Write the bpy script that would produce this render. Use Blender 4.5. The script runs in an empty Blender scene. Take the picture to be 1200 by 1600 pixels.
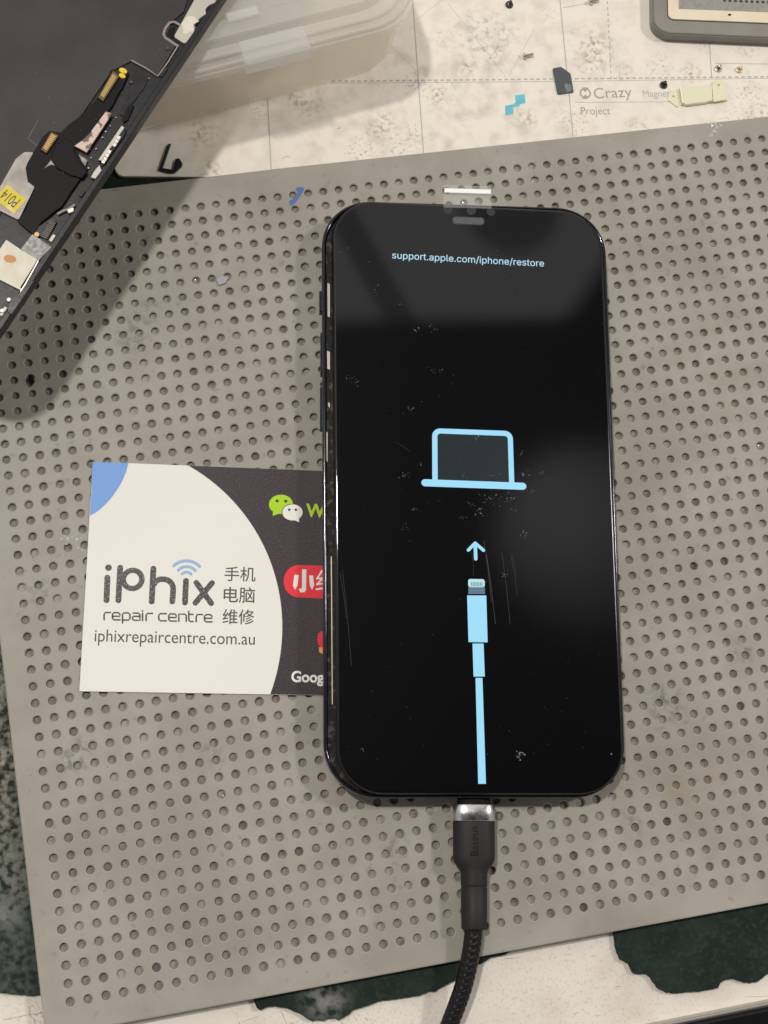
import bpy, bmesh, math, random
from mathutils import Vector, Matrix
from mathutils.geometry import tessellate_polygon

# ------------------------------------------------------------------ scene, camera, light
sc = bpy.context.scene
COL = sc.collection
sc.unit_settings.system = 'METRIC'
sc.unit_settings.scale_length = 0.1          # one unit is a decimetre
U = 0.01                                     # millimetres to units
PITCH = 4.0                                  # hole pitch of the perforated mat, mm
F = 2213.7                                   # focal length in photo pixels (2x phone lens)
R = Matrix(((0.98249119, -0.16703011, 0.08253484),
            (-0.14536856, -0.96434717, -0.22113915),
            (0.11652913, 0.2052693, -0.97174352)))
CAM = Vector((12.10693, 7.304346, 85.265807)) * PITCH
ORG = Vector((112.0, 110.0, 0.0))            # world origin inside the mat, mm


def at(u, v, z=0.0):
    """photo pixel -> point (mm) on the level plane at height z"""
    d = R.transposed() @ Vector(((u - 600) / F, (v - 800) / F, 1.0))
    s = (z - CAM.z) / d.z
    return CAM + d * s - ORG


cam = bpy.data.cameras.new('camera')
camo = bpy.data.objects.new('camera', cam)
COL.objects.link(camo)
rot = Matrix((R[0], -R[1], -R[2])).transposed()
camo.matrix_world = Matrix.Translation((CAM - ORG) * U) @ rot.to_4x4()
cam.sensor_fit = 'VERTICAL'
cam.sensor_height = 24.0
cam.lens = 24.0 * F / 1600.0
cam.clip_start = 0.05
cam.clip_end = 200
sc.camera = camo

sc.render.engine = 'CYCLES'
sc.view_settings.view_transform = 'Standard'
sc.view_settings.look = 'None'
sc.view_settings.gamma = 1
sc.view_settings.use_curve_mapping = False
sc.view_settings.exposure = -0.05

# room around the bench: pale ceiling beyond, dark figure of the person holding the camera
W = bpy.data.worlds.new('World')
sc.world = W
W.use_nodes = True
nt = W.node_tree
nt.nodes.clear()


def wn(t, **k):
    n = nt.nodes.new(t)
    for a, b in k.items():
        setattr(n, a, b)
    return n


def wm(op, a, b=None, c=None):
    n = wn('ShaderNodeMath', operation=op)
    for i, x in enumerate((a, b, c)):
        if x is None:
            continue
        if isinstance(x, (int, float)):
            n.inputs[i].default_value = x
        else:
            nt.links.new(x, n.inputs[i])
    return n.outputs[0]


def wstep(x, lo, hi):
    n = wn('ShaderNodeMapRange', interpolation_type='SMOOTHSTEP')
    nt.links.new(x, n.inputs[0])
    n.inputs[1].default_value = lo
    n.inputs[2].default_value = hi
    return n.outputs[0]


tc = wn('ShaderNodeTexCoord')
sp = wn('ShaderNodeSeparateXYZ')
nt.links.new(tc.outputs['Generated'], sp.inputs[0])
zz = wm('MAXIMUM', sp.outputs[2], 0.02)
gx = wm('DIVIDE', sp.outputs[0], zz)
gy = wm('DIVIDE', sp.outputs[1], zz)
ceil = wstep(wm('ADD', gy, wm('MULTIPLY', gx, 0.13)), 0.366, 0.386)
diag = wm('SUBTRACT', wm('MULTIPLY', wm('SUBTRACT', gx, 0.28), 0.056), wm('MULTIPLY', wm('SUBTRACT', gy, 0.338), 0.052))
ceil = wm('MULTIPLY', ceil, wm('SUBTRACT', 1.0, wstep(diag, -0.0008, 0.0010)))
# microscope arm (bar) and a dark blob, added to the ceiling for screen reflections
bar = wm('ABSOLUTE', wm('SUBTRACT', gx, wm('ADD', 0.129, wm('MULTIPLY', wm('SUBTRACT', 0.439, gy), 0.33))))
bar = wm('MULTIPLY', wm('SUBTRACT', 1.0, wstep(bar, 0.007, 0.016)), wm('SUBTRACT', 1.0, wstep(gy, 0.46, 0.52)))
bx = wm('DIVIDE', wm('SUBTRACT', gx, 0.258), 0.045)
by = wm('DIVIDE', wm('SUBTRACT', gy, 0.440), 0.05)
blob = wm('SQRT', wm('ADD', wm('MULTIPLY', bx, bx), wm('MULTIPLY', by, by)))
blob = wm('SUBTRACT', 1.0, wstep(blob, 0.7, 1.05))
ceil = wm('MULTIPLY', ceil, wm('SUBTRACT', 1.0, wm('MULTIPLY', 0.62, wm('MAXIMUM', bar, blob))))
ax = wm('ABSOLUTE', wm('SUBTRACT', gx, 0.05))
person = wm('MULTIPLY', wm('SUBTRACT', 1.0, wstep(ax, 0.55, 0.75)),
            wm('MULTIPLY', wm('SUBTRACT', 1.0, wstep(gy, 0.45, 0.6)), wstep(gy, -1.6, -1.2)))
room = wm('SUBTRACT', 0.46, wm('MULTIPLY', person, 0.43))
room = wm('MULTIPLY', room, wstep(sp.outputs[2], -0.3, 0.25))
rad = wm('ADD', wm('MULTIPLY', ceil, 0.74), wm('MULTIPLY', wm('SUBTRACT', 1.0, ceil), room))
bgn = wn('ShaderNodeBackground')
bgn.inputs[0].default_value = (1.0, 0.97, 0.935, 1)
nt.links.new(rad, bgn.inputs[1])
wo = wn('ShaderNodeOutputWorld')
nt.links.new(bgn.outputs[0], wo.inputs[0])


def lamp(name, dx, dy, dist, radius, power, colr, aim):
    """ceiling / bench lamp: a disc seen from the point aim (mm) in direction (dx, dy, 1)"""
    d = Vector((dx, dy, 1)).normalized()
    l = bpy.data.lights.new(name, 'AREA')
    l.shape = 'DISK'
    l.size = radius * 2 * U
    l.energy = power
    l.color = colr
    o = bpy.data.objects.new(name, l)
    COL.objects.link(o)
    o.location = (Vector(aim) + d * dist) * U
    o.rotation_euler = d.to_track_quat('Z', 'Y').to_euler()
    return o


MID = at(600, 700, 0)
lamp('bench_lamp', -0.227, 0.27, 2650, 78, 3550, (1.0, 0.955, 0.90), MID)
lamp('side_lamp', 0.90, 0.10, 1500, 60, 700, (1.0, 0.96, 0.92), MID)
lamp('far_lamp', 0.252, 0.186, 1500, 40, 8, (0.95, 0.97, 1.0), at(885, 810, 9))

# ------------------------------------------------------------------ helpers
RND = random.Random(7)
M = {}


def mat(name, c, rough=0.5, metal=0.0, c2=None, scale=20.0, detail=6.0, lo=0.35, hi=0.7,
        bump=0.0, bscale=60.0, spec=0.5, coat=0.0, rough2=None, dist=0.15):
    m = bpy.data.materials.new(name)
    m.use_nodes = True
    t = m.node_tree
    b = t.nodes['Principled BSDF']
    b.inputs['Base Color'].default_value = (*c, 1)
    b.inputs['Roughness'].default_value = rough
    b.inputs['Metallic'].default_value = metal
    b.inputs['Specular IOR Level'].default_value = spec
    b.inputs['Coat Weight'].default_value = coat
    g = t.nodes.new('ShaderNodeTexCoord')
    if c2 is not None or rough2 is not None:
        n = t.nodes.new('ShaderNodeTexNoise')
        n.inputs['Scale'].default_value = scale
        n.inputs['Detail'].default_value = detail
        t.links.new(g.outputs['Object'], n.inputs['Vector'])
        r = t.nodes.new('ShaderNodeMapRange')
        r.inputs[1].default_value = lo
        r.inputs[2].default_value = hi
        t.links.new(n.outputs[0], r.inputs[0])
        if c2 is not None:
            x = t.nodes.new('ShaderNodeMix')
            x.data_type = 'RGBA'
            x.inputs[6].default_value = (*c, 1)
            x.inputs[7].default_value = (*c2, 1)
            t.links.new(r.outputs[0], x.inputs[0])
            t.links.new(x.outputs[2], b.inputs['Base Color'])
            m['colour_node'] = x.name
        if rough2 is not None:
            q = t.nodes.new('ShaderNodeMapRange')
            q.inputs[3].default_value = rough
            q.inputs[4].default_value = rough2
            t.links.new(r.outputs[0], q.inputs[0])
            t.links.new(q.outputs[0], b.inputs['Roughness'])
    if bump:
        n = t.nodes.new('ShaderNodeTexNoise')
        n.inputs['Scale'].default_value = bscale
        n.inputs['Detail'].default_value = 8
        t.links.new(g.outputs['Object'], n.inputs['Vector'])
        p = t.nodes.new('ShaderNodeBump')
        p.inputs['Strength'].default_value = bump
        p.inputs['Distance'].default_value = dist * U
        t.links.new(n.outputs[0], p.inputs['Height'])
        t.links.new(p.outputs[0], b.inputs['Normal'])
    M[name] = m
    return m


def stains_and_gloss(m, spots, colr, nscale=30.0, amount=0.8, thr=(0.42, 0.62)):
    """dirt marks and painted gloss with a ragged shape of their own: spots = [(point mm, radius mm)]"""
    t = m.node_tree
    b = t.nodes['Principled BSDF']
    g = t.nodes.new('ShaderNodeTexCoord')
    n = t.nodes.new('ShaderNodeTexNoise')
    n.inputs['Scale'].default_value = nscale
    n.inputs['Detail'].default_value = 7
    t.links.new(g.outputs['Object'], n.inputs['Vector'])
    tot = None
    for p, r in spots:
        d = t.nodes.new('ShaderNodeVectorMath')
        d.operation = 'DISTANCE'
        t.links.new(g.outputs['Object'], d.inputs[0])
        d.inputs[1].default_value = Vector(p) * U
        k = t.nodes.new('ShaderNodeMapRange')
        k.interpolation_type = 'SMOOTHSTEP'
        k.inputs[1].default_value = r * U
        k.inputs[2].default_value = 0.0
        k.inputs[3].default_value = 0.0
        k.inputs[4].default_value = 1.0
        t.links.new(d.outputs['Value'], k.inputs[0])
        if tot is None:
            tot = k.outputs[0]
        else:
            a = t.nodes.new('ShaderNodeMath')
            a.operation = 'MAXIMUM'
            t.links.new(tot, a.inputs[0])
            t.links.new(k.outputs[0], a.inputs[1])
            tot = a.outputs[0]
    s = t.nodes.new('ShaderNodeMapRange')
    s.inputs[1].default_value = thr[0]
    s.inputs[2].default_value = thr[1]
    t.links.new(n.outputs[0], s.inputs[0])
    a = t.nodes.new('ShaderNodeMath')
    a.operation = 'MULTIPLY'
    t.links.new(s.outputs[0], a.inputs[0])
    t.links.new(tot, a.inputs[1])
    a2 = t.nodes.new('ShaderNodeMath')
    a2.operation = 'MULTIPLY'
    a2.inputs[1].default_value = amount
    t.links.new(a.outputs[0], a2.inputs[0])
    x = t.nodes.new('ShaderNodeMix')
    x.data_type = 'RGBA'
    src = b.inputs['Base Color']
    if src.is_linked:
        t.links.new(src.links[0].from_socket, x.inputs[6])
    else:
        x.inputs[6].default_value = src.default_value[:]
    x.inputs[7].default_value = (*colr, 1)
    t.links.new(a2.outputs[0], x.inputs[0])
    t.links.new(x.outputs[2], b.inputs['Base Color'])


def glow(name, c, k=1.0):
    m = bpy.data.materials.new(name)
    m.use_nodes = True
    b = m.node_tree.nodes['Principled BSDF']
    b.inputs['Base Color'].default_value = (0.01, 0.01, 0.01, 1)
    b.inputs['Roughness'].default_value = 0.2
    b.inputs['Emission Color'].default_value = (*c, 1)
    b.inputs['Emission Strength'].default_value = k
    M[name] = m
    return m


def clear(name, c, alpha, rough=0.1, transl=0.0):
    """thin clear or milky plastic"""
    m = bpy.data.materials.new(name)
    m.use_nodes = True
    t = m.node_tree
    t.nodes.clear()
    o = t.nodes.new('ShaderNodeOutputMaterial')
    p = t.nodes.new('ShaderNodeBsdfPrincipled')
    p.inputs['Base Color'].default_value = (*c, 1)
    p.inputs['Roughness'].default_value = rough
    tl = t.nodes.new('ShaderNodeBsdfTranslucent')
    tl.inputs[0].default_value = (*c, 1)
    mx = t.nodes.new('ShaderNodeMixShader')
    mx.inputs[0].default_value = transl
    t.links.new(p.outputs[0], mx.inputs[1])
    t.links.new(tl.outputs[0], mx.inputs[2])
    tr = t.nodes.new('ShaderNodeBsdfTransparent')
    mm = t.nodes.new('ShaderNodeMixShader')
    mm.inputs[0].default_value = alpha
    t.links.new(tr.outputs[0], mm.inputs[1])
    t.links.new(mx.outputs[0], mm.inputs[2])
    t.links.new(mm.outputs[0], o.inputs[0])
    M[name] = m
    return m


class Thing:
    def __init__(s, name, label, cat, loc, group=None):
        s.o = bpy.data.objects.new(name, None)
        COL.objects.link(s.o)
        s.o.empty_display_size = 0.05
        s.base = Vector(loc)
        s.o.location = s.base * U
        s.o['label'] = label
        s.o['category'] = cat
        if group:
            s.o['group'] = group


def tag(o, label, cat, group=None):
    o['label'] = label
    o['category'] = cat
    if group:
        o['group'] = group
    return o


def base_of(parent):
    if parent is None:
        return Vector((0, 0, 0))
    if isinstance(parent, Thing):
        return parent.base
    return Vector(parent['_base'])


def mesh(name, vs, fs, m, parent=None, origin=None, smooth=False, mi=None):
    """vs in world mm; the object keeps its own origin (thing base or given origin)"""
    b = base_of(parent) if origin is None else Vector(origin)
    me = bpy.data.meshes.new(name)
    me.from_pydata([((Vector(v) - b) * U)[:] for v in vs], [], fs)
    ms = m if isinstance(m, (list, tuple)) else [m]
    for k in ms:
        me.materials.append(M[k])
    if mi is not None:
        me.polygons.foreach_set('material_index', mi)
    if smooth:
        me.polygons.foreach_set('use_smooth', [True] * len(me.polygons))
    me.update()
    o = bpy.data.objects.new(name, me)
    COL.objects.link(o)
    if isinstance(parent, Thing):
        o.parent = parent.o
    elif parent is not None:
        o.parent = parent
    elif origin is not None:
        o.location = b * U
    BASES[o.name] = b
    return o


BASES = {}


def base_of(parent):
    if parent is None:
        return Vector((0, 0, 0))
    if isinstance(parent, Thing):
        return parent.base
    return BASES[parent.name]


def area(poly):
    return 0.5 * sum(poly[i - 1][0] * poly[i][1] - poly[i][0] * poly[i - 1][1] for i in range(len(poly)))


def ccw(poly):
    return list(poly) if area(poly) > 0 else list(poly)[::-1]


def inset(poly, d):
    """move a CCW outline inwards by d (mm)"""
    n = len(poly)
    out = []
    for i in range(n):
        a, b, c = Vector(poly[i - 1][:2]), Vector(poly[i][:2]), Vector(poly[(i + 1) % n][:2])
        e1 = (b - a)
        e2 = (c - b)
        if e1.length < 1e-6 or e2.length < 1e-6:
            out.append(tuple(b))
            continue
        e1.normalize()
        e2.normalize()
        n1 = Vector((-e1.y, e1.x))
        n2 = Vector((-e2.y, e2.x))
        k = n1 + n2
        q = max(0.35, 1 + n1.dot(n2))
        out.append(tuple(b + k * (d / q)))
    return out


def prism_data(poly, z0, z1, bev=0.0, holes=()):
    poly = ccw([tuple(p[:2]) for p in poly])
    rings = []
    if bev > 0:
        rings = [(poly, z0), (poly, z1 - bev), (inset(poly, bev * 0.3), z1 - bev * 0.3), (inset(poly, bev), z1)]
    else:
        rings = [(poly, z0), (poly, z1)]
    n = len(poly)
    vs = [(x, y, z) for pl, z in rings for x, y in pl]
    fs = []
    for r in range(len(rings) - 1):
        for i in range(n):
            j = (i + 1) % n
            fs.append((r * n + i, r * n + j, (r + 1) * n + j, (r + 1) * n + i))
    top = [Vector((x, y, 0)) for x, y in rings[-1][0]]
    k = (len(rings) - 1) * n
    hs = [[Vector((x, y, 0)) for x, y in [p[:2] for p in h]] for h in holes]
    hv = []
    for h in hs:
        hv.append(len(vs))
        vs += [(p.x, p.y, z1) for p in h]
        vs += [(p.x, p.y, z0) for p in h]
        m = len(h)
        o = hv[-1]
        for i in range(m):
            j = (i + 1) % m
            fs.append((o + i, o + j, o + m + j, o + m + i))
    lut = [k + i for i in range(n)]
    for h, o in zip(hs, hv):
        lut += [o + i for i in range(len(h))]
    allp = top + [p for h in hs for p in h]
    for t in tessellate_polygon([top] + hs):
        a, b, c = (lut[i] for i in t)
        pa, pb, pc = (allp[i] for i in t)
        if (pb - pa).cross(pc - pa).z < 0:
            b, c = c, b
        fs.append((a, b, c))
    # underside
    bot = [Vector((x, y, 0)) for x, y in poly]
    for t in tessellate_polygon([bot]):
        pa, pb, pc = (bot[i] for i in t)
        fs.append(tuple(t) if (pb - pa).cross(pc - pa).z < 0 else (t[0], t[2], t[1]))
    return vs, fs


def prism(name, poly, z0, z1, m, parent=None, bev=0.0, holes=(), origin=None, smooth=False):
    v, f = prism_data(poly, z0, z1, bev, holes)
    return mesh(name, v, f, m, parent, origin, smooth)


def join_data(parts):
    V, Fc, I = [], [], []
    for k, (v, f) in enumerate(parts):
        o = len(V)
        V += list(v)
        Fc += [tuple(i + o for i in q) for q in f]
        I += [k] * len(f)
    return V, Fc, I


def px(pts, z):
    return [tuple(at(u, v, z)[:2]) for u, v in pts]


def sheet_data(pts, z):
    """flat printed shape (outline in mm)"""
    pts = ccw([tuple(p[:2]) for p in pts])
    V3 = [Vector((x, y, 0)) for x, y in pts]
    fs = []
    for t in tessellate_polygon([V3]):
        pa, pb, pc = (V3[i] for i in t)
        fs.append(tuple(t) if (pb - pa).cross(pc - pa).z > 0 else (t[0], t[2], t[1]))
    return [(x, y, z) for x, y in pts], fs


def sheet(name, pts, z, m, parent=None, origin=None):
    v, f = sheet_data(pts, z)
    return mesh(name, v, f, m, parent, origin)


def disc(c, rx, ry=None, n=28, ang=0.0):
    ry = rx if ry is None else ry
    ca, sa = math.cos(ang), math.sin(ang)
    o = []
    for i in range(n):
        t = 2 * math.pi * i / n
        x, y = rx * math.cos(t), ry * math.sin(t)
        o.append((c[0] + x * ca - y * sa, c[1] + x * sa + y * ca))
    return o


def stroke_data(pts, w, z, cap=True):
    """round-ended pen stroke through pts (mm), width w"""
    out = []
    n = len(pts)
    L, Rr = [], []
    P = [Vector(p[:2]) for p in pts]
    for i in range(n):
        a = P[max(i - 1, 0)]
        b = P[min(i + 1, n - 1)]
        d = (b - a).normalized()
        nn = Vector((-d.y, d.x)) * (w / 2)
        L.append(P[i] + nn)
        Rr.append(P[i] - nn)
    V = [(p.x, p.y, z) for p in L] + [(p.x, p.y, z) for p in Rr]
    Fc = [(n + i, n + i + 1, i + 1, i) for i in range(n - 1)]
    parts = [(V, Fc)]
    if cap:
        for e, s in ((0, 1), (n - 1, -1)):
            q = P[min(1, n - 1)] if e == 0 else P[n - 2]
            d = (P[e] - q).normalized()
            a0 = math.atan2(d.y, d.x)
            pl = [(P[e].x + w / 2 * math.cos(a0 + t), P[e].y + w / 2 * math.sin(a0 + t), z)
                  for t in [(-0.5 + k / 8) * math.pi for k in range(9)]]
            parts.append((pl, [tuple(range(9))]))
    V, Fc, _ = join_data(parts)
    return V, Fc


def arc3(a, b, c, n=14):
    """points of the circle arc a-b-c"""
    a, b, c = Vector(a[:2]), Vector(b[:2]), Vector(c[:2])
    d = 2 * (a.x * (b.y - c.y) + b.x * (c.y - a.y) + c.x * (a.y - b.y))
    ux = ((a @ a) * (b.y - c.y) + (b @ b) * (c.y - a.y) + (c @ c) * (a.y - b.y)) / d
    uy = ((a @ a) * (c.x - b.x) + (b @ b) * (a.x - c.x) + (c @ c) * (b.x - a.x)) / d
    o = Vector((ux, uy))
    t0 = math.atan2((a - o).y, (a - o).x)
    t1 = math.atan2((b - o).y, (b - o).x)
    t2 = math.atan2((c - o).y, (c - o).x)
    r = (a - o).length
    while t1 - t0 > math.pi: t1 -= 2 * math.pi
    while t1 - t0 < -math.pi: t1 += 2 * math.pi
    while t2 - t1 > math.pi: t2 -= 2 * math.pi
    while t2 - t1 < -math.pi: t2 += 2 * math.pi
    return [(o.x + r * math.cos(t0 + (t2 - t0) * k / n), o.y + r * math.sin(t0 + (t2 - t0) * k / n)) for k in range(n + 1)]


def smooth_path(pts, n=8):
    """Catmull-Rom through pts"""
    P = [Vector(p) for p in pts]
    P = [P[0] * 2 - P[1]] + P + [P[-1] * 2 - P[-2]]
    out = []
    for i in range(1, len(P) - 2):
        for k in range(n):
            t = k / n
            out.append(0.5 * ((2 * P[i]) + (P[i + 1] - P[i - 1]) * t + (2 * P[i - 1] - 5 * P[i] + 4 * P[i + 1] - P[i + 2]) * t * t
                              + (3 * P[i] - P[i - 1] - 3 * P[i + 1] + P[i + 2]) * t ** 3))
    out.append(P[-2])
    return out


try:
    INTER = bpy.data.fonts.load(bpy.utils.system_resource('DATAFILES', path='fonts') + '/Inter.woff2')
except Exception:
    INTER = None


def text_data(body, pl, pr, z, stretch=1.0, base='zero', bold=0.0, height=None, inter=False):
    """lettering whose left and right ends sit at pl, pr (mm) along the baseline"""
    c = bpy.data.curves.new('lettering', 'FONT')
    c.body = body
    c.resolution_u = 5
    if inter and INTER:
        c.font = INTER
        c.resolution_u = 3
    c.size = 1.0
    c.offset = bold
    o = bpy.data.objects.new('lettering', c)
    COL.objects.link(o)
    dg = bpy.context.evaluated_depsgraph_get()
    me = bpy.data.meshes.new_from_object(o.evaluated_get(dg))
    V = [v.co.copy() for v in me.vertices]
    Fc = [tuple(p.vertices) for p in me.polygons]
    bpy.data.objects.remove(o)
    bpy.data.curves.remove(c)
    bpy.data.meshes.remove(me)
    if not V:
        return [], []
    x0 = min(v.x for v in V)
    x1 = max(v.x for v in V)
    y0 = min(v.y for v in V) if base == 'min' else 0.0
    pl, pr = Vector(pl[:2]), Vector(pr[:2])
    e = pr - pl
    s = e.length / (x1 - x0)
    e.normalize()
    n = Vector((-e.y, e.x))
    sy = s * stretch
    if height is not None:
        sy = height / (max(v.y for v in V) - min(v.y for v in V))
    out = []
    for v in V:
        q = pl + e * ((v.x - x0) * s) + n * ((v.y - y0) * sy)
        out.append((q.x, q.y, z))
    # face up
    ff = []
    for f in Fc:
        a, b, cc = (Vector(out[i]) for i in f[:3])
        ff.append(f if (b - a).cross(cc - a).z >= 0 else f[::-1])
    return out, ff


def rrect(cs, r, n=10):
    """rounded outline of a quad cs (CCW corners, mm), radius r or list"""
    out = []
    N = len(cs)
    for i in range(N):
        a, b, c = Vector(cs[i - 1][:2]), Vector(cs[i][:2]), Vector(cs[(i + 1) % N][:2])
        rr = r[i] if isinstance(r, (list, tuple)) else r
        d1 = (a - b).normalized()
        d2 = (c - b).normalized()
        p = b + d1 * rr
        q = b + d2 * rr
        for k in range(n + 1):
            t = k / n
            # between circle and squircle
            h = 0.5523
            c1 = p.lerp(b, h)
            c2 = q.lerp(b, h)
            out.append(tuple((1 - t) ** 3 * p + 3 * (1 - t) ** 2 * t * c1 + 3 * (1 - t) * t * t * c2 + t ** 3 * q))
    return out


def loft(rings, closed_ends=True):
    n = len(rings[0])
    V = [tuple(p) for r in rings for p in r]
    Fc = []
    for r in range(len(rings) - 1):
        for i in range(n):
            j = (i + 1) % n
            Fc.append((r * n + i, r * n + j, (r + 1) * n + j, (r + 1) * n + i))
    if closed_ends:
        Fc.append(tuple(range(n))[::-1])
        Fc.append(tuple((len(rings) - 1) * n + i for i in range(n)))
    return V, Fc


# ------------------------------------------------------------------ materials
mat('table_paint', (0.74, 0.69, 0.61), 0.45, c2=(0.60, 0.54, 0.46), scale=9, lo=0.5, hi=0.85, bump=0.12, bscale=25, spec=0.3)
mat('green_rubber', (0.009, 0.018, 0.0135), 0.55, c2=(0.018, 0.029, 0.023), scale=16, bump=0.35, bscale=45, dist=0.3, spec=0.12)
mat('mat_silicone', (0.352, 0.328, 0.284), 0.52, c2=(0.285, 0.262, 0.222), scale=3.2, detail=9, lo=0.42, hi=0.66,
    bump=0.05, bscale=120, rough2=0.40, spec=0.3)
mat('rim_highlight', (0.395, 0.37, 0.325), 0.5, c2=(0.32, 0.295, 0.25), scale=14, lo=0.4, hi=0.65, spec=0.3)  # paler tone paints a highlight onto the hole bevels
mat('grit', (0.09, 0.08, 0.065), 0.6, c2=(0.25, 0.22, 0.18), scale=40)
mat('hole_grey', (0.30, 0.275, 0.235), 0.6, c2=(0.15, 0.132, 0.108), scale=48, bump=0.8, bscale=220, spec=0.3)
mat('hole_brown', (0.25, 0.205, 0.165), 0.6, c2=(0.15, 0.12, 0.09), scale=60, bump=0.5, bscale=220, spec=0.3)
mat('hole_dark', (0.13, 0.12, 0.10), 0.5, c2=(0.07, 0.065, 0.055), scale=60, bump=0.5, bscale=220, spec=0.4)
mat('solder', (0.55, 0.53, 0.48), 0.3, 0.9)
mat('board_white', (0.80, 0.745, 0.655), 0.42, c2=(0.72, 0.66, 0.57), scale=24, detail=12, lo=0.48, hi=0.70, bump=0.08, bscale=60, spec=0.2)
mat('board_ink', (0.36, 0.345, 0.33), 0.5, spec=0.2)
mat('board_ink_pale', (0.45, 0.43, 0.40), 0.5, spec=0.2)
mat('phone_metal', (0.030, 0.034, 0.042), 0.16, 1.0, c2=(0.06, 0.065, 0.075), scale=30)
mat('phone_steel', (0.022, 0.025, 0.032), 0.12, 0.85, coat=0.5)
mat('phone_gap', (0.010, 0.0095, 0.009), 0.4, c2=(0.13, 0.11, 0.085), scale=70, lo=0.55, hi=0.72, bump=0.6, bscale=90, spec=0.15)
mat('screen_glass', (0.0016, 0.0018, 0.0026), 0.30, spec=0.06, coat=1.0)
def greasy(m, ctr, r0, r1):
    t = m.node_tree
    b = t.nodes['Principled BSDF']
    g = t.nodes.new('ShaderNodeNewGeometry')
    d = t.nodes.new('ShaderNodeVectorMath')
    d.operation = 'DISTANCE'
    t.links.new(g.outputs['Position'], d.inputs[0])
    d.inputs[1].default_value = Vector(ctr) * U
    k = t.nodes.new('ShaderNodeMapRange')
    k.interpolation_type = 'SMOOTHERSTEP'
    k.inputs[1].default_value = r1 * U
    k.inputs[2].default_value = r0 * U
    k.inputs[3].default_value = 0.035
    k.inputs[4].default_value = 0.20
    t.links.new(d.outputs['Value'], k.inputs[0])
    n = t.nodes.new('ShaderNodeTexNoise')
    n.inputs['Scale'].default_value = 130
    n.inputs['Detail'].default_value = 5
    t.links.new(g.outputs['Position'], n.inputs['Vector'])
    q = t.nodes.new('ShaderNodeMapRange')
    q.inputs[1].default_value = 0.3
    q.inputs[2].default_value = 0.7
    q.inputs[3].default_value = 0.93
    q.inputs[4].default_value = 1.07
    t.links.new(n.outputs[0], q.inputs[0])
    x = t.nodes.new('ShaderNodeMath')
    x.operation = 'MULTIPLY'
    t.links.new(k.outputs[0], x.inputs[0])
    t.links.new(q.outputs[0], x.inputs[1])
    t.links.new(x.outputs[0], b.inputs['Coat Roughness'])


greasy(M['screen_glass'], at(925, 845, 9), 6, 46)
mat('bezel', (0.004, 0.004, 0.0045), 0.25, spec=0.3)
mat('button_blue', (0.012, 0.017, 0.028), 0.3, 0.7)
mat('brass_bit', (0.70, 0.60, 0.45), 0.3, 0.6)
mat('pink_bit', (0.80, 0.66, 0.58), 0.5)
mat('earpiece_mesh', (0.10, 0.10, 0.10), 0.45, c2=(0.05, 0.05, 0.05), scale=200)
mat('sensor_lens', (0.035, 0.034, 0.038), 0.15)
mat('dust', (0.20, 0.195, 0.19), 0.7)
mat('scratch', (0.045, 0.045, 0.045), 0.5)
mat('scuff', (0.33, 0.28, 0.22), 0.6)
glow('icon_blue', (0.36, 0.75, 0.97))
glow('icon_pale', (0.50, 0.80, 0.80))
glow('icon_slate', (0.115, 0.19, 0.26))
glow('icon_fill', (0.0085, 0.0165, 0.021))
glow('screen_text', (0.50, 0.78, 0.95))
mat('card_white', (0.81, 0.785, 0.735), 0.55, bump=0.06, bscale=150, spec=0.25)
mat('card_dark', (0.030, 0.018, 0.023), 0.45, c2=(0.080, 0.056, 0.058), scale=260, detail=2, lo=0.52, hi=0.75, bump=0.5, bscale=260, dist=0.05, spec=0.28)
mat('card_blue', (0.20, 0.37, 0.74), 0.5, spec=0.2)
mat('card_sky', (0.30, 0.47, 0.70), 0.5, spec=0.2)
mat('logo_ink', (0.040, 0.036, 0.036), 0.42, c2=(0.34, 0.31, 0.28), scale=260, detail=2, lo=0.52, hi=0.72, bump=0.5, bscale=320, dist=0.05, spec=0.3)  # pale speckle puts the worn foil's glitter into the colour
mat('text_ink', (0.09, 0.075, 0.075), 0.45, spec=0.2)
mat('chat_green', (0.42, 0.66, 0.02), 0.5, spec=0.2)
mat('badge_red', (0.80, 0.035, 0.055), 0.5, spec=0.2)
mat('badge_orange', (0.85, 0.30, 0.03), 0.5)
mat('cable_rubber', (0.0145, 0.014, 0.0135), 0.55, bump=0.15, bscale=200, spec=0.3)
mat('cable_steel', (0.62, 0.62, 0.63), 0.24, 1.0, rough2=0.34, scale=80)
mat('braid', (0.0055, 0.0055, 0.006), 0.42, spec=0.3)
mat('engraving', (0.008, 0.008, 0.008), 0.6, spec=0.1)
mat('lcd_plate', (0.036, 0.0325, 0.031), 0.42, c2=(0.052, 0.047, 0.044), scale=7, bump=0.05, bscale=90, spec=0.2)
mat('lcd_black', (0.008, 0.008, 0.009), 0.28, c2=(0.022, 0.022, 0.024), scale=30, bump=0.25, bscale=60, spec=0.3)
mat('lcd_rim', (0.010, 0.010, 0.0125), 0.35, bump=0.2, bscale=50, spec=0.3)
mat('flex_black', (0.006, 0.006, 0.0065), 0.45, spec=0.12)
mat('gold', (0.48, 0.31, 0.10), 0.45, 0.5)
mat('gold_dark', (0.10, 0.075, 0.04), 0.35, 0.7)
mat('copper_dark', (0.12, 0.06, 0.035), 0.35, 0.7)
mat('yellow_glue', (0.80, 0.55, 0.03), 0.3)
mat('copper_foil', (0.55, 0.42, 0.35), 0.5, 0.25, c2=(0.12, 0.085, 0.07), scale=60, lo=0.50, hi=0.57, bump=0.8, bscale=45)
mat('silver_foil', (0.40, 0.37, 0.33), 0.55, 0.35, c2=(0.27, 0.24, 0.22), scale=30, bump=0.3, bscale=50)
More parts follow.
